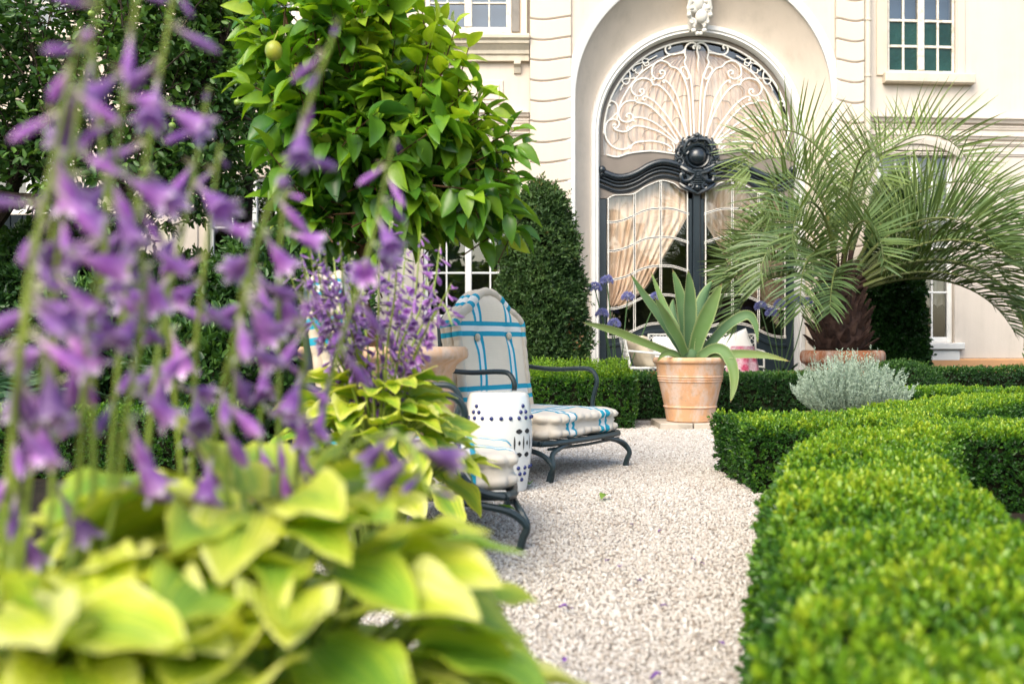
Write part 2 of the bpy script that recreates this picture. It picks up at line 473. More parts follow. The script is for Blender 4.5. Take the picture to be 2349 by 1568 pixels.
# splayed reveal between the two arches
c=MB(); G=[]
for t in np.linspace(0,1,7):
    k=math.sin(t*PI/2)
    G.append([(a[0]*(1-t)+b[0]*t,YF+.02+(YD-.10-YF)*k,a[1]*(1-t)+b[1]*t) for a,b in zip(O1,O2)])
c.grid(G); c.build('arch_reveal',M['wall'],house)
t=MB(); t.sweep(O1,[(-.005,YF+.01),(-.008,YF-.03),(.015,YF-.042),(.085,YF-.04),(.095,YF-.028),(.115,YF-.024),(.122,YF+.01)])
t.build('arch_moulding',M['trim'],house,angle=50)
t=MB(); t.sweep(O2,[(-.01,YD),(-.012,YD-.10),(.01,YD-.15),(.035,YD-.14),(.05,YD-.16),(.10,YD-.155),(.12,YD-.12),(.125,YD-.05)])
t.build('door_surround',M['trim'],house,angle=50)
# scrolled white keystone ornament
k=MB(); kx=CX-.02
def spiral(cx,cz,r0,turns,y,dirn=1,a0=0,n=22):
    return [(cx+r0*(1-.82*i/n)*math.cos(a0+dirn*turns*2*PI*i/n),y-.02*i/n,cz+r0*(1-.82*i/n)*math.sin(a0+dirn*turns*2*PI*i/n)) for i in range(n+1)]
kz=Z(72)+.085
yk=YF+.18
k.add([(kx-.16,yk-.02,kz+.62),(kx+.16,yk-.02,kz+.62),(kx+.13,yk+.10,kz+.02),(kx-.10,yk+.10,kz+.02),(kx-.2,yk+.3,kz+.7),(kx+.2,yk+.3,kz+.7),(kx+.13,yk+.3,kz),(kx-.1,yk+.3,kz)],[(0,3,2,1),(0,1,5,4),(0,4,7,3),(1,2,6,5),(3,7,6,2)])
k.ball((kx-.02,yk-.03,kz+.36),.11,sc=(.8,.6,1.3)); k.ball((kx+.03,yk-.02,kz+.17),.085,sc=(1,.7,1.2))
for sx in (-1,1):
    k.tube(spiral(kx+sx*.115,kz+.27,.062,1.4,yk-.03,sx,PI/2),.024,7); k.tube(spiral(kx+sx*.09,kz+.09,.05,1.2,yk-.01,-sx,-PI/2),.022,7)
    k.tube(spiral(kx+sx*.13,kz+.50,.075,1.4,yk-.05,sx,PI/2),.028,7); k.tube(cr([(kx+sx*.17,yk-.02,kz+.62),(kx+sx*.12,yk-.06,kz+.40),(kx+sx*.14,yk-.03,kz+.22),(kx+sx*.06,yk-.02,kz+.02)],5),[.03,.034,.028,.015],7)
    k.ball((kx+sx*.06,yk-.04,kz+.27),.05,9,6,sc=(.8,.6,1.5)); k.ball((kx+sx*.05,yk-.04,kz+.50),.06,9,6,sc=(.7,.6,1.6)); k.ball((kx+sx*.07,yk,kz-.02),.035); k.ball((kx+sx*.02,yk,kz-.06),.03)
    for i in range(4): k.ball((kx+sx*(.05+.03*i),yk-.05,kz+.44-.09*i),.034,8,5)
k.build('keystone',plain('weathered_white_stucco',(.66,.635,.59),.8,.2,var=.15,scale=9),house)

# rusticated strips with wavy joints
def rustic(xa,xb,mirror,v0):
    b=MB(); n=14; hgt=46.8*YF/F; y=YF-.05; z=Z(v0)
    while z-hgt>0.05: z-=hgt
    def wave(s):
        if mirror: s=1-s
        return (-.022*math.sin(s*PI*1.0)*(1-s)*1.7+.026*s**2)
    b.box(xa+.01,xb-.01,YF-.012,YF+.05,0,HT)
    i=0
    while z<HT-.05:
        zt=min(z+hgt-.013,HT); zb=max(z,0.02)
        tp=[(xa+(xb-xa)*s,zt+wave(s)) for s in np.linspace(0,1,n)]; bt=[(xa+(xb-xa)*s,zb+wave(s)) for s in np.linspace(0,1,n)]
        # rounded lower edge
        V=[];
        for (x,zt_),(x2,zb_) in zip(tp,bt):
            V+=[(x,YF,zt_),(x,y+.006,zt_),(x,y,zt_-.012),(x,y,zb_+.016),(x,y+.012,zb_),(x,YF,zb_)]
        Fc=[(6*i_+q,6*i_+q+1,6*i_+q+7,6*i_+q+6) for i_ in range(n-1) for q in range(5)]
        Fc+=[(0,5,4,3,2,1),tuple(6*(n-1)+q for q in range(6))]
        b.add(V,Fc); z+=hgt
    return b.build('rusticated_pilaster',M['rust'],house,smooth=False)
rustic(X(1216),X(1309),False,44); rustic(X(1916),X(1979),True,48)

# wall with rectangular openings, as a slab
def wall_holes(b,x0,x1,z0,z1,y0,y1,holes,mi=0):
    xs=sorted({x0,x1,*[h[0] for h in holes],*[h[1] for h in holes]}); zs=sorted({z0,z1,*[h[2] for h in holes],*[h[3] for h in holes]})
    xs=[x for x in xs if x0<=x<=x1]; zs=[z for z in zs if z0<=z<=z1]
    for i in range(len(xs)-1):
        for j in range(len(zs)-1):
            cx=(xs[i]+xs[i+1])/2; cz=(zs[j]+zs[j+1])/2
            if any(h[0]<cx<h[1] and h[2]<cz<h[3] for h in holes): continue
            b.add([(xs[i],y0,zs[j]),(xs[i+1],y0,zs[j]),(xs[i+1],y0,zs[j+1]),(xs[i],y0,zs[j+1])],[(0,1,2,3)],mi)
    for a,c_,e,f in holes:
        b.add([(a,y0,e),(c_,y0,e),(c_,y0,f),(a,y0,f),(a,y1,e),(c_,y1,e),(c_,y1,f),(a,y1,f)],[(0,4,5,1),(1,5,6,2),(2,6,7,3),(3,7,4,0)],mi)

def window(x0,x1,z0,z1,y,cols,rows,mat,glassm,warp=None,fw=.055,post=.085,bar=.022,lower=None,rowz=None,curt=None):
    """casement window: frame with central post; returns the frame object"""
    wp=warp or (lambda p:p)
    f=MB(); cx=(x0+x1)/2
    f.bbox(x0,x0+fw,y,y+.07,z0,z1,.008); f.bbox(x1-fw,x1,y,y+.07,z0,z1,.008)
    f.bbox(x0+fw,x1-fw,y+.002,y+.07,z0,z0+fw*1.1,.008); f.bbox(x0+fw,x1-fw,y+.002,y+.07,z1-fw,z1,.008)
    f.bbox(cx-post/2,cx+post/2,y-.012,y+.068,z0+fw*1.1,z1-fw,.01)
    f.warp(wp); fo=f.build('window',mat,house,smooth=False)
    bb=MB(); zr=rowz or list(np.linspace(z0+fw,z1-fw,rows+1)[1:-1])
    for a,c_ in ((x0+fw,cx-post/2),(cx+post/2,x1-fw)):
        for i in range(1,cols):
            xx=a+(c_-a)*i/cols; bb.bbox(xx-bar/2,xx+bar/2,y+.012,y+.05,z0+fw,z1-fw,.005)
        for zz in zr: bb.bbox(a,c_,y+.010,y+.052,zz-bar*.6,zz+bar*.6,.005)
    bb.warp(wp); bb.build('glazing_bars',mat,fo,smooth=False)
    gl=MB(); zl=lower if lower else z0
    gl.add([(x0+fw/2,y+.032,zl),(x1-fw/2,y+.032,zl),(x1-fw/2,y+.032,z1-fw/2),(x0+fw/2,y+.032,z1-fw/2)],[(0,1,2,3)])
    gl.warp(wp); gl.build('pane',glassm,fo,smooth=False)
    if lower:
        g2=MB(); g2.add([(x0+fw/2,y+.034,z0),(x1-fw/2,y+.034,z0),(x1-fw/2,y+.034,lower),(x0+fw/2,y+.034,lower)],[(0,1,2,3)])
        g2.warp(wp); g2.build('frosted_pane',M['greenglass'],fo,smooth=False)
    return fo

# left bay -----------------------------------------------------------
XL=-10.0; xb1=X(1216)
axes=[PX(1074,YB),PX(580,YB),PX(62,YB)]; hw=104*YB/F
wl=MB(); holes=[]
lowz=[(PZ(732,YB),PZ(405,YB)),(PZ(732,YB),PZ(405,YB)),(PZ(489,YB),PZ(250,YB))]
for ax,(za,zb) in zip(axes,lowz):
    holes.append((ax-hw,ax+hw,za,zb)); holes.append((ax-hw+.02,ax+hw-.02,PZ(75,YB),PZ(75,YB)+2.3))
wall_holes(wl,XL,xb1,0,HT,YB,YB+.25,holes)
wl.build('wall',M['wall'],house,smooth=False)
for i,(ax,(za,zb)) in enumerate(zip(axes,lowz)):
    rz=[PZ(625,YB)+k_*105*YB/F for k_ in range(3)] if i<2 else [PZ(375,YB)]
    rz=[z for z in rz if za+.1<z<zb-.1]
    window(ax-hw+.006,ax+hw-.006,za,zb,YB+.06,2,3,M['whitewin'],M['glass'],rowz=rz)
    zu=PZ(75,YB)
    window(ax-hw+.026,ax+hw-.026,zu+.003,zu+2.3,YB+.02,2,4,M['oldwin'],M['upglass'],fw=.07,post=.10,rowz=[zu+.40+.42*k_ for k_ in range(4)])
    # added blue-grey sheet behind the upper panes, painting the reflected sky
    bl=MB(); bl.add([(ax-hw,YB+.22,zu),(ax+hw,YB+.22,zu),(ax+hw,YB+.22,zu+2.3),(ax-hw,YB+.22,zu+2.3)],[(0,1,2,3)]); bl.build('sky_sheet',M['sky_sheet'],house,smooth=False)
    # stone sill with cornice profile and brackets
    s=MB(); za_=PZ(143,YB); zt=PZ(88,YB); xa,xb=ax-hw-.22,min(ax+hw+.22,xb1-.012)
    prof=[(YB,za_),(YB-.07,za_),(YB-.075,za_+.07),(YB-.10,za_+.085),(YB-.105,za_+.13),(YB-.16,za_+.19),(YB-.18,za_+.20),(YB-.185,za_+.235),(YB-.22,za_+.26),(YB-.225,zt-.02),(YB-.20,zt),(YB,zt+.03)]
    s.extr(prof,xa,xb)
    s.build('sill',M['wall3'],house,smooth=False)
    for bx in (xa+.12,xb-.2):
        s=MB(); s.extr([(YB,za_-.16),(YB-.03,za_-.15),(YB-.06,za_-.08),(YB-.11,za_-.05),(YB-.11,za_-.003),(YB,za_-.003)],bx,bx+.09)
        s.build('sill_bracket',M['wall3'],house,smooth=False)
    # recessed apron panel under the sill
    ap=MB(); zc=PZ(250,YB)
    for pp in ((ax-hw*.78,ax+hw*.78,PZ(185,YB),zc+.06),): 
        ap.bbox(pp[0],pp[1],YB-.022,YB,pp[3],pp[2],.012); ap.bbox(pp[0]+.05,pp[1]-.05,YB-.035,YB-.02,pp[3]+.05,pp[2]-.05,.012)
    ap.build('apron_panel',M['wall'],house,smooth=False)
# shutter strip and cream post beside the upper window nearest the pilaster
s=MB(); zu=PZ(75,YB); s.bbox(PX(1174,YB),PX(1192,YB),YB-.03,YB,zu,zu+2.3,.006); s.build('shutter',plain('grey_weathered_shutter',(.22,.20,.18),.7,var=.3),house,smooth=False)
s=MB(); s.bbox(PX(1196,YB),PX(1209,YB),YB-.10,YB,PZ(86,YB),HT-.3,.01); s.build('window_post',M['zinc'],house,smooth=False)
# string courses
def course(x0,x1,y,zlist,warp=None,mat='wall2'):
    b=MB()
    for z,hh,pr in zlist: b.extr([(y,z-hh),(y-pr*.5,z-hh),(y-pr*.7,z-hh*.5),(y-pr,z-hh*.25),(y-pr,z),(y,z+.012)],x0,x1)
    if warp: b.warp(warp)
    return b.build('string_course',M[mat],house,smooth=False)
course(XL,xb1-.012,YB,[(PZ(258,YB),.06,.07),(PZ(274,YB),.05,.03),(PZ(292,YB),.035,.05),(PZ(306,YB),.03,.035)])
# panels between the windows of the lower storey
pb=MB()
for k_ in range(3):
    pb=MB(); xa=axes[k_]+hw+.10; xb=(xb1-.1) if k_==0 else axes[k_-1]-hw-.12
    zz=((PZ(395,YB),PZ(340,YB)),(PZ(700,YB),PZ(410,YB)))
    for za,zb in zz:
        if xb-xa>.12: pb=MB(); pb.bbox(xa,xb,YB-.02,YB,za,zb,.012); pb.build('wall_panel',M['wall2'],house,smooth=False)
# dark boarded front below the far left window
bd=MB(); x=PX(-160,YB); xe=PX(97,YB); ww=.155
while x<xe-.02: bd.bbox(x,min(x+ww-.008,xe),YB-.05,YB,.02,PZ(493,YB),.008); x+=ww
bd.build('boarded_front',M['board'],house,smooth=False)
pl=MB(); pl.bbox(PX(99,YB),xb1-.012,YB-.05,YB,0,.5,.02); pl.build('plinth',M['trim'],house,smooth=False)

# right wing (turned away a little) ----------------------------------
xr0=X(1980); KW=.075
def WX(u,D0=13.2):
    du=(u-U0)/F; return du*(D0-KW*xr0)/(1-KW*du)
def WD(x,D0=13.2): return D0+KW*(x-xr0)
def WZ(u,v): return PZ(v,WD(WX(u)))
def wing(p): return (p[0],p[1]+KW*(p[0]-xr0),p[2])
YR=13.2; xrE=11.0
wr=MB(); rwx0,rwx1=WX(2037),WX(2193); zb_=WZ(2115,166)
lx0,lx1=WX(2012),WX(2190); lz0,lz1=WZ(2115,786),WZ(2115,345)
wall_holes(wr,xr0,xrE,0.52,HT,YR,YR+.25,[(rwx0,rwx1,zb_,zb_+2.3),(lx0,lx1,lz0,lz1)])
wr.warp(wing); wr.build('wall',M['wall2'],house,smooth=False)
window(rwx0+.006,rwx1-.006,zb_,zb_+2.3,YR+.03,2,5,M['oldwin'],M['upglass'],warp=wing,fw=.03,post=.09,bar=.03,lower=WZ(2115,46),rowz=[WZ(2115,v) for v in (105,46)]+[WZ(2115,46)+.36*k_ for k_ in (1,2,3,4)])
bl=MB(); bl.add([(rwx0,YR+.22,zb_),(rwx1,YR+.22,zb_),(rwx1,YR+.22,zb_+2.3),(rwx0,YR+.22,zb_+2.3)],[(0,1,2,3)]); bl.warp(wing); bl.build('sky_sheet',M['sky_sheet'],house,smooth=False)  # same painted sky reflection behind the wing's upper panes
s=MB(); s.bbox(WX(2024),WX(2229),YR-.12,YR,WZ(2115,194),WZ(2115,172),.012); s.warp(wing); s.build('sill',M['wall3'],house,smooth=False)
s=MB(); s.bbox(rwx0-.16,rwx0-.012,YR-.025,YR,zb_-.06,HT-.4,.008); s.bbox(rwx1+.012,rwx1+.12,YR-.025,YR,zb_-.06,HT-.4,.008); s.warp(wing); s.build('window_surround',M['wall3'],house,smooth=False)
course(xr0+.02,xrE,YR,[(WZ(2250,272),.07,.09),(WZ(2250,290),.045,.03),(WZ(2250,312),.05,.055),(WZ(2250,329),.03,.03),(WZ(2250,352),.035,.025)],wing)
# segmental arch head over the low window
am=MB(); xs=np.linspace(lx0-.10,lx1+.10,17); mid=(lx0+lx1)/2; hw_=(lx1-lx0)/2+.1
am.sweep([(x,lz1-.06+.20*(1-((x-mid)/hw_)**2)) for x in xs],[(-.06,YR),(-.06,YR-.05),(.0,YR-.06),(.05,YR-.06),(.06,YR)]); 
am.strip([(x,lz1-.04+.20*(1-((x-mid)/hw_)**2)) for x in xs],[(x,lz1-.0) for x in xs],YR-.02,YR+.02)
am.warp(wing); am.build('window_head',M['wall2'],house,smooth=False)
window(lx0+.006,lx1-.006,lz0,lz1,YR+.06,2,4,M['whitewin'],M['glass'],warp=wing,fw=.07,post=.10)
s=MB(); s.bbox(lx0-.1,lx1+.1,YR-.10,YR,lz0-.09,lz0,.012); s.bbox(lx0-.05,lx1+.05,YR-.06,YR,lz0-.24,lz0-.092,.012); s.warp(wing); s.build('sill',M['trim'],house,smooth=False)
s=MB(); s.bbox(xr0+.02,xrE,YR-.06,YR+.1,0,.515,.02); s.warp(wing); s.build('plinth',M['ochre'],house,smooth=False)
# swagged net curtain in the low window is its own thing
def drape(name,label,x0f,x1f,z0,z1,y,mat,folds=9,warp=None,amp=.03,n=60,mz=24):
    G=[]
    for i in range(mz+1):
        t=i/mz; z=z1+(z0-z1)*t; a=x0f(t); b=x1f(t)
        G.append([(a+(b-a)*j/n,y+amp*math.sin(j/n*folds*2*PI+.8*math.sin(t*3))*(0.5+.5*t)+.01*math.sin(j*1.7+t*9),z+.02*math.sin(j*.9)*t) for j in range(n+1)])
    b=MB(); b.grid(G)
    if warp: b.warp(warp)
    o=b.build(name,mat,smooth=True,angle=180); return tag(o,label,'curtain')
# downpipe on the wing corner
d=MB(); xp=PX(1990,13.05); d.tube([(xp,13.08,0.1),(xp,13.08,HT-.2)],.052,12,cap=False)
for v in (45,174,300,470): 
    z=PZ(v,13.05); d.lathe([(.052,-.015),(.062,-.012),(.062,.012),(.052,.015)],(xp,13.08,z),16)
d.build('downpipe',M['zinc'],house)
# shell: side walls, back, roof, floor; dark rooms inside
s=MB(); s.box(XL-.2,XL,YB,20,0,HT); s.box(xrE,xrE+.2,YB,20,0,HT); s.box(XL,xrE,19.8,20,0,HT)
s.build('outer_wall',M['wall'],house,smooth=False)
s=MB(); s.box(XL,xrE,14.9,15.0,0.01,HT-.02); s.box(XL,xrE,13.72,14.88,.0,.02); s.build('inner_wall',M['dark_in'],house,smooth=False)
r=MB(); r.extr([(12.5,HT),(12.5,HT+.25),(16.5,HT+3.2),(20.5,HT+.25),(20.5,HT)],XL-.6,xrE+.6); r.build('roof',M['roof'],house,smooth=False)

# ------------------------------------------------------------------ the arched door
def z8(pts): # points measured on the door plane
    return [(PX((1440+x/3.92)/1.0643,YD),PZ((60+y/3.92)/1.0643,YD)) for x,y in pts]
def mir(pts): return [(2*DX-x,z) for x,z in pts]
def both(pts): return pts,mir(pts)
door=MB()
ring=arch(DX,R2+.03,ZS2,60)[2:-2]; rin=arch(DX,1.262,ZS2,60)[2:-2]
V=[];n_=len(ring)
for (a,b),(c_,d_) in zip(ring,rin): V+=[(a,YD-.03,b),(c_,YD-.03,d_),(c_,YD+.03,d_)]
door.add(V,[(3*i,3*i+1,3*i+4,3*i+3) for i in range(n_-1)]+[(3*i+1,3*i+2,3*i+5,3*i+4) for i in range(n_-1)])
lt=cr(z8([(70,1235),(160,1252),(260,1270),(380,1235),(560,1215),(700,1225),(800,1240),(1027,1240)]),8)
def zat(poly,x):
    return float(np.interp(x,[p[0] for p in poly],[p[1] for p in poly]))
g3=lambda pts:[(PX((1200+x/2.61)/1.0643,YD),PZ((y/2.61)/1.0643,YD)) for x,y in pts]
gt=cr(g3([(737,1265),(775,1242),(830,1238),(905,1230),(980,1185),(1060,1152),(1100,1148),(1160,1165),(1200,1195),(1252,1217)]),6)
gx0,gx1=gt[0][0],gt[-1][0]
xs=np.linspace(DX-R2,DX,60)
tp=[(x,zat(lt,x)) for x in xs]
bt=[(x,zat(gt,min(max(x,gx0),gx1))) for x in xs]
for a,b in ((tp,bt),(mir(tp)[::-1],mir(bt)[::-1])): door.strip(a,b,YD-.025,YD+.03)
for xa,xb in ((DX-R2-.03,DX-1.262),(DX+1.262,DX+R2+.03)): door.box(xa,xb,YD-.03,YD+.03,PZ(358,YD),ZS2-.001)
fo=door.build('door',M['taupe'],house,smooth=False)
WV=[(1392,0),(1412,-1),(1437,-8),(1472,-24.5),(1493,-30),(1519,-31.7),(1544,-30),(1580,-19)]
wv=cr([(PX(u,YD),-dv*YD/F) for u,dv in WV],6)
zrow=[PZ(v,YD) for v in (510.5,576,641.6,708)]; zpan=PZ(775,YD)
lf=MB(); zt=PZ(430,YD)
for s_ in (0,1):
    mm=(lambda a,b:(a,b)) if s_==0 else (lambda a,b:(2*DX-b,2*DX-a))
    for (a,b,y0) in ((DX-R2-.02,gx0-.008,YD-.02),(gx1+.004,DX-.052,YD-.02)):
        xa,xb=mm(a,b); lf.bbox(xa,xb,y0,YD+.03,0,min(zat(gt,gx0),zat(gt,gx1))-.002,.01)
lf.build('door_stile',M['navy'],fo,smooth=False)
for s_ in (0,1):
    pn=MB(); ptop=[(x,zpan+z) for x,z in wv]; pb_=[(x,.06) for x,z in wv]
    if s_: ptop=mir(ptop)[::-1]; pb_=mir(pb_)[::-1]
    pn.strip(ptop,pb_,YD-.015,YD+.03)
    pm=[(x,z-.10) for x,z in ptop]
    pn.tube([(x,YD-.02,z) for x,z in pm],.025,6)
    pn.build('door_panel',M['navy'],fo,smooth=False)
    mt=MB()
    rows=[[(x,zr+z) for x,z in wv] for zr in zrow]+[[(x,zpan+z+.012) for x,z in wv]]
    border=[(x,z-.012) for x,z in gt]
    vx=[gx0+.012,PX(1455,YD),PX(1515,YD),gx1-.012]
    for rw in rows:
        rw=mir(rw) if s_ else rw
        mt.tube([(x,YD-.03,z+.011) for x,z in rw],.0052,6); mt.tube([(x,YD-.03,z-.011) for x,z in rw],.0052,6)
    bo=mir(border) if s_ else border; mt.tube([(x,YD-.03,z) for x,z in bo],.008,6)
    for j,x in enumerate(vx):
        ztop=zat(gt,x)-.012; zbot=zpan+zat(wv,x); xx=2*DX-x if s_ else x
        if j in (0,3): mt.tube([(xx,YD-.03,zbot),(xx,YD-.03,ztop)],.009,6)
        else:
            for o_ in (-.011,.011): mt.tube([(xx+o_,YD-.031,zbot),(xx+o_,YD-.031,ztop)],.0052,6)
    mt.build('glazing_bars',M['grille'],fo)
    mt=MB()
    for rw in rows:
        rw=mir(rw) if s_ else rw; mt.tube([(x,YD-.026,z) for x,z in rw],.006,5)
    for x in vx[1:3]:
        xx=2*DX-x if s_ else x; mt.tube([(xx,YD-.026,zpan+zat(wv,x)),(xx,YD-.026,zat(gt,x)-.012)],.006,5)
    mt.build('lead_strip',M['iron'],fo)
    gl=MB(); a=[(x,zat(gt,x)+.01) for x,z in wv]; b=[(x,zpan+z-.01) for x,z in wv]
    if s_: a=mir(a);b=mir(b)
    gl.grid([[(x,YD+.012,z) for x,z in a],[(x,YD+.012,z) for x,z in b]]); gl.build('door_glass',M['doorglass'],fo,smooth=False)
ps=MB(); ps.bbox(DX-.05,DX+.052,YD-.055,YD+.02,0,PZ(428,YD),.015); ps.build('door_post',M['navy'],fo,smooth=False)
gl=MB(); G=[[(x,YD+.01,ZS2+math.sqrt(max(0,1.275**2-(x-DX)**2))) for x in np.linspace(DX-1.27,DX+1.27,40)],[(x,YD+.01,PZ(362,YD)) for x in np.linspace(DX-1.27,DX+1.27,40)]]
gl.grid(G); gl.build('fanlight_glass',M['doorglass'],fo,smooth=False)
# wrought iron fan grille, one half traced and mirrored
FAN=[([(905,280),(770,300),(620,380),(490,470),(390,590),(310,720),(265,850),(258,915)],.011),
([(1000,232),(990,238),(985,222),(1000,210),(1020,225),(1015,200),(985,184),(945,192),(915,225),(904,280),(915,330),(903,375),(930,440),(960,520),(980,700),(995,1080)],.013),
([(905,252),(870,276),(800,296),(740,287),(718,245),(738,211),(765,217),(762,236),(748,238)],.012),
([(965,1080),(955,850),(935,650),(900,530),(860,460),(820,425),(775,412),(740,375),(690,358),(640,368),(600,415),(592,480),(615,517),(660,530),(700,512),(718,472),(697,449),(670,458),(676,482),(692,478)],.013),
([(948,505),(928,532),(898,500),(868,445),(888,414),(918,432),(948,505)],.010),
([(935,1090),(905,950),(850,740),(790,620),(740,560),(704,542),(700,562),(716,560)],.012),
([(925,1095),(905,1000),(850,860),(790,740),(720,640),(650,588),(606,586),(580,545),(520,523),(450,540),(404,590),(398,640),(430,682),(480,692),(515,662),(510,630),(485,628),(476,648),(490,660)],.013),
([(885,1112),(810,990),(720,860),(620,750),(540,700),(507,708),(512,732),(528,728)],.012),
([(850,1130),(800,1050),(720,940),(620,830),(530,770),(460,757),(420,738),(350,745),(298,790),(274,850),(288,910),(340,942),(392,930),(412,893),(390,862),(355,868),(348,888),(364,894)],.013),
([(840,1140),(760,1060),(650,970),(560,920),(480,898),(422,902),(414,925),(430,934)],.012),
([(825,1150),(790,1120),(700,1055),(600,1010),(500,983),(430,980),(385,1008),(340,1032),(290,1030),(238,1008),(222,975),(236,960),(250,972)],.013),
([(222,975),(250,1000),(280,965),(268,930),(220,913),(170,935),(145,1000),(150,1080),(190,1150),(250,1192),(320,1202),(380,1180),(430,1140),(520,1125),(620,1125),(720,1150),(780,1190),(772,1216),(750,1208),(756,1194)],.013),
([(800,1225),(806,1190),(800,1160),(780,1135)],.011),
([(265,850),(262,790),(232,748),(202,742),(180,765),(186,786),(196,776)],.010),
([(262,848),(220,890),(170,935)],.010),
([(640,305),(600,328),(560,350),(545,372),(520,378),(500,355),(515,335),(548,338),(560,352)],.008),
([(500,370),(530,402),(562,388),(550,352)],.008),([(500,372),(450,388),(414,412),(404,438),(424,452),(440,432)],.008),
([(497,395),(500,440),(470,470),(440,470),(436,452)],.008),([(372,450),(384,500),(372,555),(345,580),(316,562),(312,538),(345,526),(400,524),(432,514)],.009),([(322,575),(305,600),(290,640)],.008),
([(160,1252),(260,1272),(380,1237),(560,1217),(700,1227),(800,1242),(860,1245)],.012)]
THIN=[[(410,830),(412,795),(470,757)],[(565,922),(568,872),(610,850),(655,862)],[(690,782),(715,742),(775,738)],[(850,702),(885,685),(932,690)],[(690,1012),(708,980),(760,976)],[(790,932),(818,900),(862,903)],[(503,1080),(518,1032),(565,1008)],[(640,1110),(650,1075),(695,1066)],[(368,1012),(368,1080),(400,1128),(440,1145)],[(270,1035),(272,1100),(215,1155)],[(690,1215),(702,1180),(688,1148)],[(470,1142),(515,1158),(520,1202)],[(565,682),(568,625),(605,588)],[(990,600),(1012,590),(1030,598)],[(985,742),(1006,730),(1028,738)]]
fg=MB(); 
fg.tube([(x,YD-.035,z) for x,z in arch(DX,1.254,ZS2,70)[2:-2]],.014,6)
for pts,r_ in FAN:
    c_=[(x,z) for x,z in cr(z8(pts),6)]
    for q in both(c_): fg.tube([(x,YD-.035,z) for x,z in q],r_,6)
c_=cr(z8([(1028,205),(1024,260),(1036,320),(1030,390),(1034,450)]),6); fg.tube([(x,YD-.035,z) for x,z in c_],[.016,.014,.006],6)
# small ring joints where scrolls touch
for x,y in ((605,525),(440,712),(365,1000),(380,1180)):
    for q in both(z8([(x,y)])): fg.tube([(q[0][0]+.022*math.cos(a),YD-.036,q[0][1]+.022*math.sin(a)) for a in np.linspace(0,2*PI,13)[:-1]],.008,5,closed=True)
for pts in THIN:
    c_=cr(z8(pts),5)
    for q in both(c_): fg.tube([(x,YD-.028,z) for x,z in q],.006,5,mi=1)
fg.build('fanlight_grille',[M['grille'],plain('dull_lead',(.28,.24,.21),.5)],fo)
# serpentine transom moulding
tb=cr(z8([(66,1390),(150,1428),(250,1463),(350,1457),(450,1420),(550,1362),(640,1327),(720,1320),(830,1345),(900,1380),(960,1400)]),6)
tm=MB()
for q in both([tuple(p) for p in tb]):
    for dz,dy,r_ in ((-.005,.04,.046),(-.075,.02,.018),(-.125,.015,.022),(-.185,.01,.018),(-.21,.0,.012)):
        tm.tube([(x,YD-.03-dy,z+dz) for x,z in q],r_,10)
for q in both(z8([(110,1400)])):
    tm.ball((q[0][0],YD-.09,q[0][1]),.055,10,7); tm.ball((q[0][0],YD-.08,q[0][1]-.06),.035,8,6)
tm.build('transom_moulding',M['iron'],fo)
# cast cartouche with a boss, scrolls and a leafy tail
ct=MB(); cz=PZ(362,YD); cy=YD-.04
ct.lathe([(.001,-.03),(.20,-.035),(.26,-.045),(.285,-.03),(.30,0.0),(.30,.05)],(DX,cy,cz),44,ax='y')
ct.lathe([(.13,-.035),(.135,-.075),(.155,-.085),(.17,-.07),(.175,-.03)],(DX,cy,cz-.0),36,ax='y')
ct.ball((DX,cy-.05,cz),.125,24,14,sc=(1,.8,1))
for i in range(15):
    a=2*PI*i/15+.1; x=DX+.245*math.cos(a); z=cz+.245*math.sin(a)
    ct.tube(spiral(x,z,.045+.012*(i%3),1.3,cy-.05,1 if i%2 else -1,a),.014,6); ct.ball((DX+.29*math.cos(a+.2),cy-.03,cz+.29*math.sin(a+.2)),.022,8,5)
for sx in (-1,1):
    ct.tube(cr([(DX+sx*.02,cy-.08,cz+.235),(DX+sx*.13,cy-.09,cz+.21),(DX+sx*.19,cy-.09,cz+.09),(DX+sx*.16,cy-.08,cz+.02),(DX+sx*.12,cy-.07,cz+.06)],6),.018,6)
    ct.tube(cr([(DX+sx*.22,cy-.05,cz-.14),(DX+sx*.13,cy-.09,cz-.20),(DX+sx*.04,cy-.08,cz-.24),(DX+sx*.10,cy-.07,cz-.32),(DX+sx*.20,cy-.06,cz-.33),(DX+sx*.22,cy-.06,cz-.25),(DX+sx*.17,cy-.06,cz-.24)],6),.03,7)
    ct.tube(cr([(DX+sx*.24,cy-.04,cz-.36),(DX+sx*.16,cy-.06,cz-.42),(DX+sx*.06,cy-.06,cz-.47),(DX,cy-.05,cz-.50)],6),[.018,.032,.028,.02],7)
    ct.tube(spiral(DX+sx*.10,cz-.40,.05,1.2,cy-.07,sx,PI/2),.014,6)
ct.lathe([(.001,-.06),(.14,-.06),(.17,-.03),(.18,.03)],(DX,cy,cz-.30),26,ax='y')
for i in range(5): ct.tube([(DX-.09,cy-.07,cz-.25-.03*i),(DX,cy-.085,cz-.257-.03*i),(DX+.09,cy-.07,cz-.25-.03*i)],.011,6)
ct.ball((DX,cy-.05,cz-.42),.05,10,6); ct.ball((DX,cy-.04,cz+.285),.04,10,6)
ct.build('cartouche',M['iron'],fo)
st=MB(); st.bbox(CX-1.9,CX+1.9,YF-.55,YD+.1,0.0,.05,.02); st.build('doorstep',plain('worn_stone_step',(.42,.38,.33),.8),house,smooth=False)

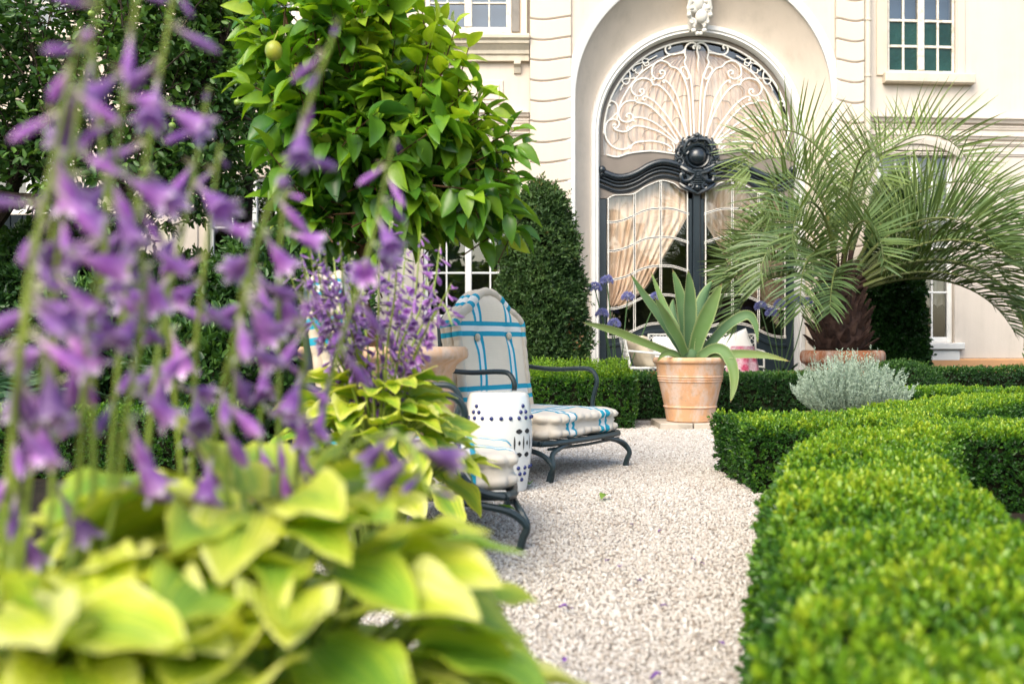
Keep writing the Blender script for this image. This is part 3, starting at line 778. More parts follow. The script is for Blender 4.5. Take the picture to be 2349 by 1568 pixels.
# curtains behind the glass
drape('curtain','pink beige curtain drawn back to the left behind the door glass',lambda t:DX-1.22,lambda t:DX-.10-.62*max(0,t-.28)**1.0*(1.55) if t<.86 else DX-.10-.62*.58*1.55-.30*(t-.86)/.14,PZ(700,YD),PZ(415,YD),YD+.12,M['curtain'],11)
drape('curtain','pink beige curtain drawn back to the right behind the door glass',lambda t:DX+.10+.62*max(0,t-.28)*1.55 if t<.86 else DX+.10+.62*.58*1.55+.30*(t-.86)/.14,lambda t:DX+1.22,PZ(700,YD),PZ(415,YD),YD+.12,M['curtain'],11)
drape('curtain','pleated pinkish curtain filling the fanlight behind the shell grille',lambda t:DX-1.26*math.sqrt(max(.03,1-max(0,1-t*1.31)**2)),lambda t:DX+1.26*math.sqrt(max(.03,1-max(0,1-t*1.31)**2)),PZ(372,YD),PZ(112,YD),YD+.10,M['curtain'],26,amp=.018,n=160)
drape('net_curtain','cream net curtain in the low window behind the palm',lambda t:lx0+.05,lambda t:lx1-.05,lz0+.5,lz1-.03,YR+.20,M['net'],9,warp=wing)
# ------------------------------------------------------------------ materials of the furniture and pots
def terracotta(name,c):
    m,nt,out=NT(name)
    n1=noise(nt,3.5,6,.62); n2=noise(nt,9,5,.7,stretch=(1,1,.45)); n3=noise(nt,26,4,.7)
    base=ramp(nt,n1,[(.3,tuple(x*.82 for x in c)),(.55,c),(.75,tuple(min(1,x*1.12) for x in c))])
    base=mixc(nt,math_(nt,'MULTIPLY',ramp(nt,n2,[(.46,(0,0,0)),(.62,(1,1,1))]),.70),base,(.64,.52,.45))
    base=mixc(nt,math_(nt,'MULTIPLY',ramp(nt,n3,[(.54,(0,0,0)),(.70,(1,1,1))]),.42),base,(.27,.24,.19))
    bsdf(nt,out,base,.85,.25,bump=noise(nt,70,4),bs=.2,bd=.004); return m
M['terra']=terracotta('aged_terracotta',(.66,.37,.205)); M['terra2']=terracotta('dark_terracotta',(.40,.155,.075)); M['terra3']=terracotta('pale_terracotta',(.66,.41,.26))
M['metal']=plain('dark_green_grey_painted_metal',(.022,.040,.046),.38,.5,var=.3,scale=20,bscale=120)
M['whitemetal']=plain('white_painted_iron',(.78,.77,.73),.45,var=.1,scale=15)
M['paver']=plain('pale_stone_slab',(.52,.45,.37),.85,stops=[(.3,(.36,.31,.25)),(.55,(.52,.45,.37)),(.75,(.62,.55,.46))],scale=9)
TEAL=(.025,.34,.48); CREAM=(.85,.68,.50); WHITE=(.83,.80,.75)
def stripe_cloth(name,us,vs,base=CREAM):
    m,nt,out=NT(name)
    def bands(fac,bs):
        r=nt.nodes.new('ShaderNodeValToRGB'); r.color_ramp.interpolation='CONSTANT'; e=r.color_ramp.elements
        st=[(0,(*base,0))]
        for a,b,c_ in bs: st+=[(a,(*c_,1)),(b,(*base,0))]
        st2=[]
        for p_,c_ in st:
            if st2 and abs(st2[-1][0]-p_)<1e-6: st2[-1]=(p_,c_)
            else: st2.append((p_,c_))
        while len(e)<len(st2): e.new(.5)
        for i,(p_,c_) in enumerate(st2): e[i].position=p_; e[i].color=c_
        nt.links.new(fac,r.inputs[0]); return r.outputs[0],r.outputs[1]
    n=noise(nt,7,4)
    col=ramp(nt,n,[(.3,tuple(x*.93 for x in base)),(.7,base)])
    for a_,bs in (('cu',us),('cv',vs)):
        if not bs: continue
        c_,al=bands(attr(nt,a_),bs); col=mixc(nt,al,col,c_)
    w=nt.nodes.new('ShaderNodeTexWave'); w.inputs['Scale'].default_value=180; tc=nt.nodes.new('ShaderNodeTexCoord'); nt.links.new(tc.outputs['Object'],w.inputs[0])
    bsdf(nt,out,col,.9,.15,bump=math_(nt,'ADD',math_(nt,'MULTIPLY',w.outputs['Fac'],.3),noise(nt,14,4)),bs=.25,bd=.008)
    return m
def tri(a,b,c_,d): return [(a,b,TEAL),(b,c_,WHITE),(c_,d,TEAL)]
M['backcloth']=stripe_cloth('striped_back_cloth',tri(.205,.238,.285,.318)+tri(.68,.713,.757,.79),tri(.09,.13,.177,.219)+tri(.651,.693,.74,.78),(.88,.74,.58))
M['seatcloth']=stripe_cloth('striped_seat_cloth',tri(.20,.235,.285,.32)+tri(.67,.705,.755,.79),tri(.67,.70,.75,.78),(.78,.69,.58))
M['plaincloth']=plain('cream_piping_cloth',(.68,.56,.43),.9,.15,var=.1,scale=12,bscale=90)

# ------------------------------------------------------------------ lounge chairs
def make_lounge(label):
    t=thing('lounge_chair',label,'lounge chair',(0,0,0),'striped lounge chairs beside the gravel path')
    Wd=.42; ZS=.190; r_=.0135
    f=MB()
    fr=[(.36,-Wd),(.36,Wd),(-.30,Wd),(-.30,-Wd)]
    corner=cr([(.37,-.36,ZS),(.39,0,ZS),(.37,.36,ZS)],8)
    f.tube([(.33,-Wd,ZS)]+[tuple(p) for p in corner]+[(.33,Wd,ZS)],r_*1.15,8); f.tube([(.35,-Wd+.01,ZS),(-.30,-Wd,ZS)],r_*1.15,8); f.tube([(.35,Wd-.01,ZS),(-.30,Wd,ZS)],r_*1.15,8); f.tube([(-.30,-Wd,ZS),(-.30,Wd,ZS)],r_,8)
    for y in np.linspace(-.3,.3,7): f.tube([(-.3,y,ZS-.004),(.37,y,ZS-.004)],.005,5)
    f.tube([(.36,-.38,ZS-.028),(.38,0,ZS-.03),(.36,.38,ZS-.028)],.008,6)
    f.build('seat_frame',M['metal'],t)
    for sx in (1,-1):
        for sy in (-1,1):
            x=.37 if sx>0 else -.30; y=sy*Wd; b=MB(); k=.05 if sx>0 else .03
            for pts in ([(x-sx*.24,y,ZS-.012),(x-sx*.12,y,ZS-.03),(x-sx*.02,y,.135),(x+sx*k*.8,y,.085),(x+sx*k*.55,y,.04),(x+sx*k*.35,y,.003)],
                        [(x,y-sy*.24,ZS-.012),(x+sx*.005,y-sy*.12,ZS-.03),(x+sx*.02,y-sy*.03,.135),(x+sx*k*.85,y-sy*.004,.085),(x+sx*k*.6,y-sy*.012,.04),(x+sx*k*.4,y-sy*.014,.003)]):
                b.tube(cr(pts,7),[r_*.95,r_,r_*1.05,r_*1.1],8)
            b.build('leg',M['metal'],t)
    for sy in (-1,1):
        y=sy*(Wd+.015); b=MB()
        b.tube(cr([(-.40,y,.60),(-.30,y,.565),(-.10,y,.548),(.08,y,.555),(.155,y,.545),(.19,y,.49),(.175,y,.42),(.16,y,.35),(.18,y,.27),(.24,y,.215),(.33,y,ZS)],8),r_,8)
        b.build('arm',M['metal'],t)
    th=math.radians(7); bx,bz=-.25,.315
    def mp(a,b_,c_): return (bx-math.sin(th)*b_+math.cos(th)*c_,a,bz+math.cos(th)*b_+math.sin(th)*c_)
    S=[0,.2,.4,.55,.7,.85,1.0]; TT=[.685,.675,.638,.595,.57,.548,.505]
    top=lambda s:float(np.interp(abs(s),S,TT)); HW=.325
    bf=MB(); out=[(-HW-.03,-.1),(-HW-.02,.2)]+[(s*HW,top(s)-.0) for s in np.linspace(-1,1,25)]+[(HW+.02,.2),(HW+.03,-.1)]
    bf.tube(cr([mp(a,b_,-.075) for a,b_ in out],3),r_,8); bf.tube([mp(-HW,.12,-.08),mp(HW,.12,-.08)],.008,6); bf.tube([mp(-HW,.40,-.08),mp(HW,.40,-.08)],.008,6)
    bf.build('back_frame',M['metal'],t)
    bc=MB(); NS,NTt=33,25; cu=[];cv=[]
    hwid=lambda tt:HW*(1.0-.03*math.sin(tt*PI)+.02*(1-tt))
    for side in (1,-1):
        G=[]
        for i in range(NTt):
            tt=i/(NTt-1); row=[]
            for j in range(NS):
                s=-1+2*j/(NS-1); zz=tt*top(s); ed=(1-abs(s)**6)*(1-abs(2*tt-1)**8)
                pf=.035+.035*ed**.6
                for bs_,bt_ in ((-.52,.69),(.47,.69),(-.52,.14),(.47,.14)):
                    d2=((s-bs_)*HW)**2+((tt-bt_)*.6)**2; pf-=.022*math.exp(-d2/.0028)
                if side<0: pf*=.7
                row.append(mp(s*hwid(tt),zz,side*pf)); cu.append((s+1)/2); cv.append(min(1,zz/.65) if True else 0)
            G.append(row if side>0 else row)
        o=len(bc.v); bc.grid(G)
    back=bc.build('back_cushion',M['backcloth'],t,angle=180,extra={'cu':cu,'cv':cv})
    rl=MB(); cu=[];cv=[]
    outl=[(-HW*1.02,0)]+[(-hwid(q)*1.0,q*top(1)) for q in np.linspace(.1,.95,9)]+[(s*HW,top(s)) for s in np.linspace(-1,1,27)]+[(hwid(q),q*top(1)) for q in np.linspace(.95,.1,9)]+[(HW*1.02,0)]
    op=np.array(outl); n2=260
    L_=np.concatenate([[0],np.cumsum(np.linalg.norm(np.diff(op,axis=0),axis=1))]); tt=np.linspace(0,L_[-1],n2)
    oa=np.interp(tt,L_,op[:,0]); ob=np.interp(tt,L_,op[:,1])
    for off,rad in ((.038,.026),(-.012,.024),(-.045,.024)):
        rr=rad*(.92+.15*np.abs(np.sin(tt*44+off*30))**.6+.03*np.sin(tt*61)); rl.tube([mp(a,b_,off) for a,b_ in zip(oa,ob)],rr,9)
    for q in range(3):
        for i in range(n2):
            for k in range(9): cu.append((oa[i]/HW+1)/2); cv.append(.9 if abs(oa[i])<HW*.97 else min(1,max(0,ob[i]/.65)))
    rl.build('piping',stripe_roll,back,angle=180,extra={'cu':cu,'cv':cv})
    for bs_,bt_ in ((-.52,.69),(.47,.69),(-.52,.14),(.47,.14)):
        p=mp(bs_*HW*.98,bt_*top(bs_),.062); bt=MB(); bt.ball(p,.021,10,6,sc=(.7,1,1.1)); bt.build('button',M['plaincloth'],back)
    # box mattress seat with tufted rolled edges
    sc=MB(); cu=[];cv=[]; NP=320; hx,hy=.315,.375; cxs=.055; rr_=.09
    per=[]
    for q,(ccx,ccy,a0) in enumerate(((hx-rr_,hy-rr_,0),(-hx+rr_,hy-rr_,PI/2),(-hx+rr_,-hy+rr_,PI),(hx-rr_,-hy+rr_,1.5*PI))):
        for a in np.linspace(a0,a0+PI/2,12): per.append((ccx+rr_*math.cos(a),ccy+rr_*math.sin(a),math.cos(a),math.sin(a)))
    per=np.array(per+[per[0]]); L_=np.concatenate([[0],np.cumsum(np.linalg.norm(np.diff(per[:,:2],axis=0),axis=1))]); tt=np.linspace(0,L_[-1],NP,endpoint=False)
    pxx,pyy,nxx,nyy=[np.interp(tt,L_,per[:,k]) for k in range(4)]
    z0=.205; prof=[(-.03,0.0,0),(.0,.008,.6),(.018,.026,1),(.014,.048,.8),(.0,.060,-.5),(.003,.078,.2),(.0,.094,-.5),(.014,.106,.8),(.020,.126,1),(.006,.145,.6),(-.022,.152,.2),(-.05,.150,0)]
    rings=[]
    for o_,zz,lm in prof:
        l=1+.0*tt; lump=lm*.024*(np.abs(np.sin(tt*40))**.5-.7)
        rings.append([(pxx[i]+cxs+nxx[i]*(o_+lump[i]),pyy[i]+nyy[i]*(o_+lump[i]),z0+zz*.86+.004*math.sin(tt[i]*19+zz*30)) for i in range(NP)])
    for sc_,dz in ((.78,.136),(.6,.141),(.42,.144),(.24,.146),(.08,.147)):
        rings.append([((pxx[i])*sc_+cxs,pyy[i]*sc_,z0+dz+.004*math.sin(pxx[i]*sc_*23)*math.cos(pyy[i]*sc_*19)) for i in range(NP)])
    G=[r+[r[0]] for r in rings]
    for r in G:
        for p in r: cu.append(min(1,max(0,(p[1]/hy+1)/2))); cv.append(min(1,max(0,((p[0]-cxs)/hx+1)/2)))
    sc.grid(G); sc.add([(cxs,0,z0+.147)]+[rings[-1][i] for i in range(NP)],[(0,1+i,1+(i+1)%NP) for i in range(NP)])
    cu+=[.5]*(NP+1); cv+=[.5]*(NP+1)
    sc.build('seat_cushion',M['seatcloth'],t,angle=180,extra={'cu':cu,'cv':cv})
    return t
stripe_roll=stripe_cloth('striped_edge_cloth',tri(.20,.25,.30,.33)+tri(.67,.715,.755,.80),[(.09,.13,TEAL),(.177,.219,TEAL),(.651,.693,TEAL),(.74,.78,TEAL)],(.69,.58,.46))
def copy_tree(o,parent=None):
    c=o.copy(); COL.objects.link(c)
    if parent is not None: c.parent=parent
    for ch in list(o.children): copy_tree(ch,c)
    return c
chair_far=make_lounge('striped lounge chair standing behind the white ceramic stool, its whole back in view')
chair_near=copy_tree(chair_far)
chair_near['label']='striped lounge chair nearer the camera, mostly hidden behind the lime green hostas'
for o,x,y,a in ((chair_far,.098,5.587,-33.9),(chair_near,-.368,3.75,4.0)):
    o.location=(x,y,.004); o.scale=(.95,)*3 if o is chair_near else (1,1,1); o.rotation_euler=(0,0,math.radians(a))

# ------------------------------------------------------------------ ceramic garden stool
st=thing('garden_stool','white ceramic barrel stool with blue studs between two striped lounge chairs','stool',(-.065,4.78,0))
m,nt,out=NT('white_glazed_ceramic'); bsdf(nt,out,ramp(nt,noise(nt,5,4),[(.3,(.72,.74,.72)),(.7,(.82,.83,.80))]),.14,.6,coat=.4); M['ceramic']=m
m,nt,out=NT('cobalt_glaze'); bsdf(nt,out,(.008,.018,.13),.15,.7); M['cobalt']=m
SP=[(.128,0),(.135,.004),(.140,.03),(.152,.11),(.160,.19),(.163,.25),(.161,.32),(.154,.40),(.147,.445),(.140,.462),(.128,.470),(.09,.474),(.03,.475),(.0005,.475)]
sp=cr(SP,4)
b=MB(); b.lathe([tuple(p) for p in sp],(st.location.x,st.location.y,0.004),56); b.build('barrel',M['ceramic'],st,angle=60)
def spr(z): return float(np.interp(z,[p[0] for p in sorted([(q[1],q[0]) for q in sp])],[p[1] for p in sorted([(q[1],q[0]) for q in sp])]))
b=MB()
def onstool(a,z,dr=0): r=spr(z)+dr; return (st.location.x+r*math.cos(a),st.location.y+r*math.sin(a),z+.004)
for zrow_,sg in ((.352,1),(.118,-1)):
    for i in range(22):
        a=2*PI*i/22-.05; b.ball(onstool(a,zrow_,.0),.0100,10,6)
    for q in range(4):
        a0=2*PI*q/4+math.radians(-131)
        for da,dz in ((-.11,.028),(.11,.028),(0,.056)): b.ball(onstool(a0+da,zrow_+sg*dz,.0),.0100,10,6)
b.build('blue_stud',M['cobalt'],st)
b=MB()
def lens(a,z,wa,hz):
    pts=[]
    for k in range(16):
        t_=2*PI*k/16; pts.append(onstool(a+wa*math.copysign(abs(math.cos(t_))**1.3,math.cos(t_)),z+hz*math.copysign(abs(math.sin(t_))**1.3,math.sin(t_)),.0012))
    b.add(pts,[tuple(range(16))])
for q in (0,2):
    a0=2*PI*q/4+math.radians(-43)
    for da in (-.17,.17): 
        for dz in (-.055,.055): lens(a0+da,.235+dz,.12,.012)
    for da in (-.33,0,.33): lens(a0+da,.235,.03,.034)
    for da in (-.165,.165): lens(a0+da,.235,.045,.012)
b.build('cutout_patch',plain('painted_hole_shade',(.02,.02,.022),.7),st,smooth=False)  # dark surface patches paint the shade inside the pierced openings

# ------------------------------------------------------------------ pots
def pot(name,label,c,prof,mat,soil_z,soil_r,seg=56,noise_amp=0.0):
    t=thing(name,label,'plant pot',c); b=MB()
    b.lathe(prof,c,seg); b.build('body',mat,t,angle=45)
    s=MB(); G=[]
    for i in range(9):
        r=soil_r*i/8; G.append([(c[0]+r*math.cos(2*PI*k/28),c[1]+r*math.sin(2*PI*k/28),c[2]+soil_z+.05*soil_r*(1-(i/8)**2)+.006*math.sin(k*3.1+i*2)) for k in range(29)])
    s.grid(G); s.build('soil',M['soil'],t); return t
AG=(PX(1583,8.42),8.42,.055)
pot('terracotta_pot','pale terracotta pot with ringed sides on a stone slab, holding the agave',AG,
 [(.0005,.0),(.185,.0),(.197,.006),(.203,.04),(.216,.116),(.224,.119),(.226,.125),(.223,.131),(.219,.134),(.262,.333),(.270,.336),(.270,.343),(.265,.347),(.267,.352),(.274,.355),(.274,.362),(.269,.366),(.271,.371),(.277,.374),(.277,.381),(.272,.385),(.285,.468),(.289,.478),(.291,.484),(.300,.488),(.309,.498),(.312,.512),(.309,.526),(.300,.535),(.285,.538),(.272,.534),(.268,.52),(.262,.40)],M['terra'],.515,.270)
sl=MB(); 
for x0_,x1_ in ((AG[0]-.29,AG[0]-.02),(AG[0]-.012,AG[0]+.26)): sl.bbox(x0_,x1_,8.16,8.72,-.02,.053,.008)
tag(sl.build('stone_slab',M['paver'],smooth=False),'pale stone slab on the gravel beneath the agave pot','slab')
PM=(PX(1932,11.0),11.0,0.0)
pot('terracotta_pot','large dark orange terracotta pot holding the feather palm',PM,
 [(.0005,0),(.30,0),(.315,.01),(.38,.44),(.392,.475),(.405,.485),(.436,.50),(.449,.53),(.452,.57),(.446,.61),(.43,.632),(.41,.637),(.385,.63),(.375,.60),(.37,.5)],M['terra2'],.615,.378)
UR=(-.625,4.86,0.0)
pot('terracotta_urn','wide lipped terracotta urn holding the lemon tree beside the striped chairs',UR,
 [(.0005,0),(.23,0),(.24,.02),(.235,.05),(.25,.09),(.30,.22),(.335,.34),(.35,.42),(.345,.45),(.352,.455),(.352,.475),(.343,.48),(.335,.52),(.335,.56),(.345,.57),(.355,.60),(.39,.625),(.408,.635),(.414,.65),(.412,.675),(.40,.69),(.385,.69),(.36,.675),(.33,.66),(.31,.5)],M['terra3'],.60,.315)
SV=(PX(1950,7.0),7.0,0.0)
pot('terracotta_bowl','low terracotta bowl showing its rim under the silver shrub',SV,
 [(.0005,0),(.22,0),(.23,.01),(.29,.17),(.30,.18),(.325,.19),(.33,.205),(.325,.22),(.30,.223),(.285,.21),(.27,.15)],M['terra'],.20,.28)

# ------------------------------------------------------------------ iron seats by the door
def lattice(b,p0,ux,uz,w,h,n=6,r=.0045):
    """criss-cross iron panel"""
    p0=np.array(p0,float); ux=np.array(ux,float); uz=np.array(uz,float)
    q=lambda s,t:tuple(p0+ux*w*s+uz*h*t)
    b.tube([q(0,0),q(1,0),q(1,1),q(0,1)],.009,6,closed=True)
    for i in range(n):
        s0=i/n; s1=(i+1)/n
        for j in range(max(2,int(n*h/w))):
            m_=max(2,int(n*h/w)); t0=j/m_; t1=(j+1)/m_
            b.tube([q(s0,t0),q((s0+s1)/2,(t0+t1)/2+.02),q(s1,t1)],r,4); b.tube([q(s1,t0),q((s0+s1)/2,(t0+t1)/2-.02),q(s0,t1)],r,4)
def cushion(name,label,c,ux,uz,w,h,th,mat):
    ux=np.array(ux,float);uz=np.array(uz,float); n_=np.cross(ux,uz); b=MB(); N=13
    for sgn in (1,-1):
        G=[]
        for i in range(N):
            t=-1+2*i/(N-1); row=[]
            for j in range(N):
                s=-1+2*j/(N-1); pf=th*.5*((1-s**4)*(1-t**4))**.45
                pin=1-.06*(1-abs(s))*abs(t)**6; pin2=1-.06*(1-abs(t))*abs(s)**6
                row.append(tuple(np.array(c)+ux*w/2*s*pin2+uz*h/2*t*pin+n_*pf*sgn))
            G.append(row)
        b.grid(G)
    o=b.build(name,mat,angle=180); return tag(o,label,'cushion')
M['whitecloth']=plain('white_cushion_cloth',(.80,.78,.76),.9,.1,var=.06,scale=8)
M['creamcloth']=plain('cream_cushion_cloth',(.70,.60,.47),.9,.1,var=.12,scale=6)
ch=thing('garden_armchair','white iron lattice armchair seen side on beside the agave pot','armchair',(PX(1475,11.3),11.3,0))
cx,cy=ch.location.x,11.3
b=MB(); 
for yy in (cy-.25,cy+.25):
    b.tube([(cx-.16,yy,0),(cx-.17,yy,.45),(cx-.24,yy,.80)],.012,6); b.tube([(cx+.28,yy,0),(cx+.28,yy,.44)],.012,6)
    b.tube([(cx-.20,yy,.63),(cx+.12,yy,.60),(cx+.27,yy,.58),(cx+.28,yy,.44)],.012,6)
b.tube([(cx-.17,cy-.25,.44),(cx+.28,cy-.25,.44),(cx+.28,cy+.25,.44),(cx-.17,cy+.25,.44)],.012,6,closed=True)
for q_ in np.linspace(-.2,.2,7): b.tube([(cx-.17,cy+q_,.44),(cx+.28,cy+q_,.44)],.006,4)
b.build('frame',M['whitemetal'],ch)
b=MB(); lattice(b,(cx-.175,cy-.25,.46),(0,1,0),(-.19,0,.98),.5,.40,6); lattice(b,(cx-.17,cy-.252,.05),(.2,0,.98),(1,0,0),.38,.09,8,.004)
b.build('lattice_back',M['whitemetal'],ch)
cushion('round_cushion','round cream cushion leaning in the white iron armchair',(cx-.02,cy,.615),(-.30,.95,0),(-.33,-.10,.94),.44,.40,.17,M['creamcloth'])
bn=thing('garden_bench','white iron garden bench against the arched door behind the agave','bench',(PX(1605,12.3),12.3,0))
cx,cy=bn.location.x,12.3; xl,xr=PX(1489,12.3),PX(1735,12.3)
b=MB()
for xx in (xl,xr):
    b.tube([(xx,cy-.38,0),(xx,cy-.38,.62),(xx,cy+.0,.64)],.012,6); b.tube([(xx,cy+.02,0),(xx,cy+.05,.83)],.012,6); b.tube([(xx,cy-.38,.43),(xx,cy+.02,.43)],.012,6)
for yy in np.linspace(cy-.38,cy+.0,7): b.tube([(xl,yy,.43),(xr,yy,.43)],.009,5)
b.build('frame',M['whitemetal'],bn)
b=MB(); lattice(b,(xl,cy+.03,.47),(1,0,0),(0,.08,.99),xr-xl,.36,16); b.build('lattice_back',M['whitemetal'],bn)
cushion('square_cushion','square white cushion at the left end of the garden bench',(xl+.23,cy-.10,.62),(1,0,0),(0,.25,.97),.40,.38,.13,M['whitecloth'])
cushion('tilted_cushion','white cushion tilted at the right end of the garden bench',(PX(1690,12.2),12.2,.66),(.93,0,.36),(-.33,.25,.90),.40,.38,.13,M['whitecloth'])
m,nt,out=NT('pink_floral_cloth')
vo=nt.nodes.new('ShaderNodeTexVoronoi'); vo.inputs['Scale'].default_value=9; tc=nt.nodes.new('ShaderNodeTexCoord'); nt.links.new(tc.outputs['Object'],vo.inputs[0])
n_=noise(nt,13,4,.7)
bsdf(nt,out,mixc(nt,ramp(nt,vo.outputs['Distance'],[(.25,(1,1,1)),(.55,(0,0,0))]),ramp(nt,n_,[(.35,(.55,.25,.32)),(.5,(.75,.55,.60)),(.62,(.62,.22,.30)),(.7,(.45,.50,.62))]),ramp(nt,n_,[(.4,(.48,.03,.10)),(.6,(.75,.25,.35))])),.9,.1); M['floral']=m
tb=thing('side_table','small garden table under a pink floral cloth','table',(PX(1704,11.4),11.4,0))
cx,cy=tb.location.x,11.4
b=MB(); b.lathe([(.0005,.655),(.13,.655),(.13,.675),(.0005,.675)],(cx,cy,0),24)
for k in range(3): a=2*PI*k/3; b.tube([(cx+.04*math.cos(a),cy+.04*math.sin(a),.655),(cx+.15*math.cos(a),cy+.15*math.sin(a),0)],.012,6)
b.build('table_frame',M['whitemetal'],tb)
b=MB(); G=[]
for i in range(12):
    t=i/11; row=[]
    for k in range(49):
        a=2*PI*k/48; r=.0 if False else (.133+.085*t+.018*t*math.sin(a*7+.6)); row.append((cx+r*math.cos(a),cy+r*math.sin(a),.682-.46*t+.01*math.sin(a*7)*t))
    G.append(row)
b.grid(G); b.add([(cx,cy,.684)]+G[0][:-1],[(0,1+i,1+(i+1)%48) for i in range(48)])
tag(b.build('tablecloth',M['floral'],angle=180),'pink floral tablecloth draped over the small garden table','tablecloth')
# ------------------------------------------------------------------ plant materials
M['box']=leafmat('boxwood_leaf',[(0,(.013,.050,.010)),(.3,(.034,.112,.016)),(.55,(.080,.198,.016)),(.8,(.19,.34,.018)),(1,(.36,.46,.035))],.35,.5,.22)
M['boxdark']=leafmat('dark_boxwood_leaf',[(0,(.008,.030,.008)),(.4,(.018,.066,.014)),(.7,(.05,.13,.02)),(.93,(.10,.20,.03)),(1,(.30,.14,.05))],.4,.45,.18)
M['yew']=leafmat('clipped_conifer_leaf',[(0,(.012,.034,.013)),(.5,(.040,.088,.026)),(.85,(.085,.155,.040)),(1,(.22,.11,.05))],.5,.35,.12)
M['core']=plain('dense_twigs',(.014,.016,.008),.95,.05,var=.5,scale=20)
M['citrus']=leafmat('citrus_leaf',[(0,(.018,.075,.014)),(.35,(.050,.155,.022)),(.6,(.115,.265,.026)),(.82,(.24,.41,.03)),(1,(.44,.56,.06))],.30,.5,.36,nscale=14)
M['apple']=leafmat('apple_leaf',[(0,(.015,.048,.016)),(.4,(.048,.122,.028)),(.75,(.12,.235,.045)),(1,(.24,.38,.07))],.42,.45,.22)
M['bark']=plain('grey_brown_bark',(.045,.033,.024),.9,.2,var=.5,scale=14,bscale=40,bs=.6,bd=.02)
M['twig']=plain('brown_twig',(.10,.055,.028),.8,.2,var=.3,scale=20)
M['palm']=leafmat('palm_leaflet',[(0,(.036,.078,.034)),(.35,(.105,.172,.062)),(.65,(.20,.275,.09)),(.88,(.31,.385,.14)),(1,(.46,.38,.18))],.36,.5,.2)
M['palmstalk']=plain('palm_leaf_stalk',(.16,.20,.055),.5,stops=[(.3,(.09,.10,.03)),(.6,(.17,.21,.06)),(.8,(.20,.15,.06))],scale=8)
M['palmtrunk']=plain('palm_leaf_base_scale',(.08,.045,.034),.85,.2,stops=[(.3,(.028,.017,.014)),(.55,(.075,.042,.034)),(.8,(.14,.09,.065))],scale=11,bscale=60,bs=.5,bd=.01)
m,nt,out=NT('agave_leaf')
t_=attr(nt,'tone'); n_=noise(nt,5,4)
c_=mixc(nt,attr(nt,'edge'),ramp(nt,t_,[(0,(.065,.135,.062)),(.45,(.10,.185,.052)),(.8,(.16,.20,.05)),(.97,(.26,.20,.05)),(1,(.10,.05,.03))]),(.26,.31,.13))
bsdf(nt,out,mixc(nt,ramp(nt,n_,[(.4,(0,0,0)),(.75,(.4,.4,.4))]),c_,(.16,.24,.12)),.6,.28,bump=noise(nt,30,3),bs=.08,bd=.004); M['agave']=m
M['silver']=leafmat('silver_leaf',[(0,(.17,.25,.18)),(.5,(.34,.44,.335)),(1,(.50,.59,.48))],.8,.2,.15,(1,1,.9))
M['strap']=leafmat('strap_leaf',[(0,(.010,.036,.012)),(.6,(.030,.085,.025)),(1,(.09,.17,.04))],.32,.5,.15)
M['fern']=leafmat('fern_leaf',[(0,(.018,.055,.025)),(.6,(.045,.110,.045)),(1,(.11,.19,.07))],.55,.35,.2)
m,nt,out=NT('lily_floret'); bsdf(nt,out,ramp(nt,attr(nt,'tone'),[(0,(.20,.22,.50)),(.6,(.34,.36,.70)),(1,(.62,.66,.62))]),.5,.4,transl=(.4,.4,.8),tfac=.3); M['aga']=m
M['agastem']=plain('lily_stalk',(.07,.15,.05),.5)
# hosta: green heart, lime to yellow margin
m,nt,out=NT('hosta_leaf')
e_=attr(nt,'edge'); t_=attr(nt,'tone')
cx_=nt.nodes.new('ShaderNodeCombineXYZ'); nt.links.new(math_(nt,'MULTIPLY',attr(nt,'side'),5.5),cx_.inputs[0]); nt.links.new(math_(nt,'MULTIPLY',t_,37.0),cx_.inputs[1]); nt.links.new(math_(nt,'MULTIPLY',attr(nt,'lon'),1.1),cx_.inputs[2])
streak=noise(nt,1.6,4,.65,vec=cx_.outputs[0])
es=math_(nt,'ADD',math_(nt,'MULTIPLY',e_,.55),math_(nt,'MULTIPLY',math_(nt,'SUBTRACT',streak,.30),1.30),clamp=True)
es=math_(nt,'ADD',es,math_(nt,'MULTIPLY',math_(nt,'SUBTRACT',t_,.5),.7),clamp=True)
c_=ramp(nt,es,[(0,(.16,.34,.045)),(.30,(.28,.46,.05)),(.52,(.46,.57,.055)),(.74,(.64,.67,.075)),(1,(.80,.79,.28))])
tr=mixc(nt,1.0,c_,(1.15,1.15,.6),'MULTIPLY')
rib=math_(nt,'SINE',math_(nt,'MULTIPLY',attr(nt,'side'),42.0))
bsdf(nt,out,c_,.30,.6,bump=rib,bs=.35,bd=.003,transl=tr,tfac=.30); M['hosta']=m
M['scape']=plain('hosta_stalk',(.26,.36,.055),.45,stops=[(.3,(.22,.32,.05)),(.7,(.34,.42,.08))],scale=10)
m,nt,out=NT('hosta_flower')
oi=nt.nodes.new('ShaderNodeObjectInfo')
c_=ramp(nt,attr(nt,'tone'),[(0,(.64,.60,.38)),(.15,(.66,.56,.60)),(.33,(.52,.31,.64)),(.58,(.33,.13,.51)),(.84,(.50,.28,.66)),(1,(.90,.84,.90))])
hv=nt.nodes.new('ShaderNodeHueSaturation'); nt.links.new(c_,hv.inputs['Color'])
nt.links.new(math_(nt,'ADD',math_(nt,'MULTIPLY',oi.outputs['Random'],.05),.487),hv.inputs['Hue']); nt.links.new(math_(nt,'ADD',math_(nt,'MULTIPLY',oi.outputs['Random'],.75),.55),hv.inputs['Value'])
bsdf(nt,out,hv.outputs[0],.45,.4,transl=hv.outputs[0],tfac=.38); M['flower']=m
M['bract']=plain('pale_flower_bract',(.50,.50,.30),.6)
M['apple_skin']=plain('green_apple_skin',(.22,.34,.05),.35,.5,stops=[(.3,(.17,.29,.04)),(.7,(.32,.40,.07))],scale=9)
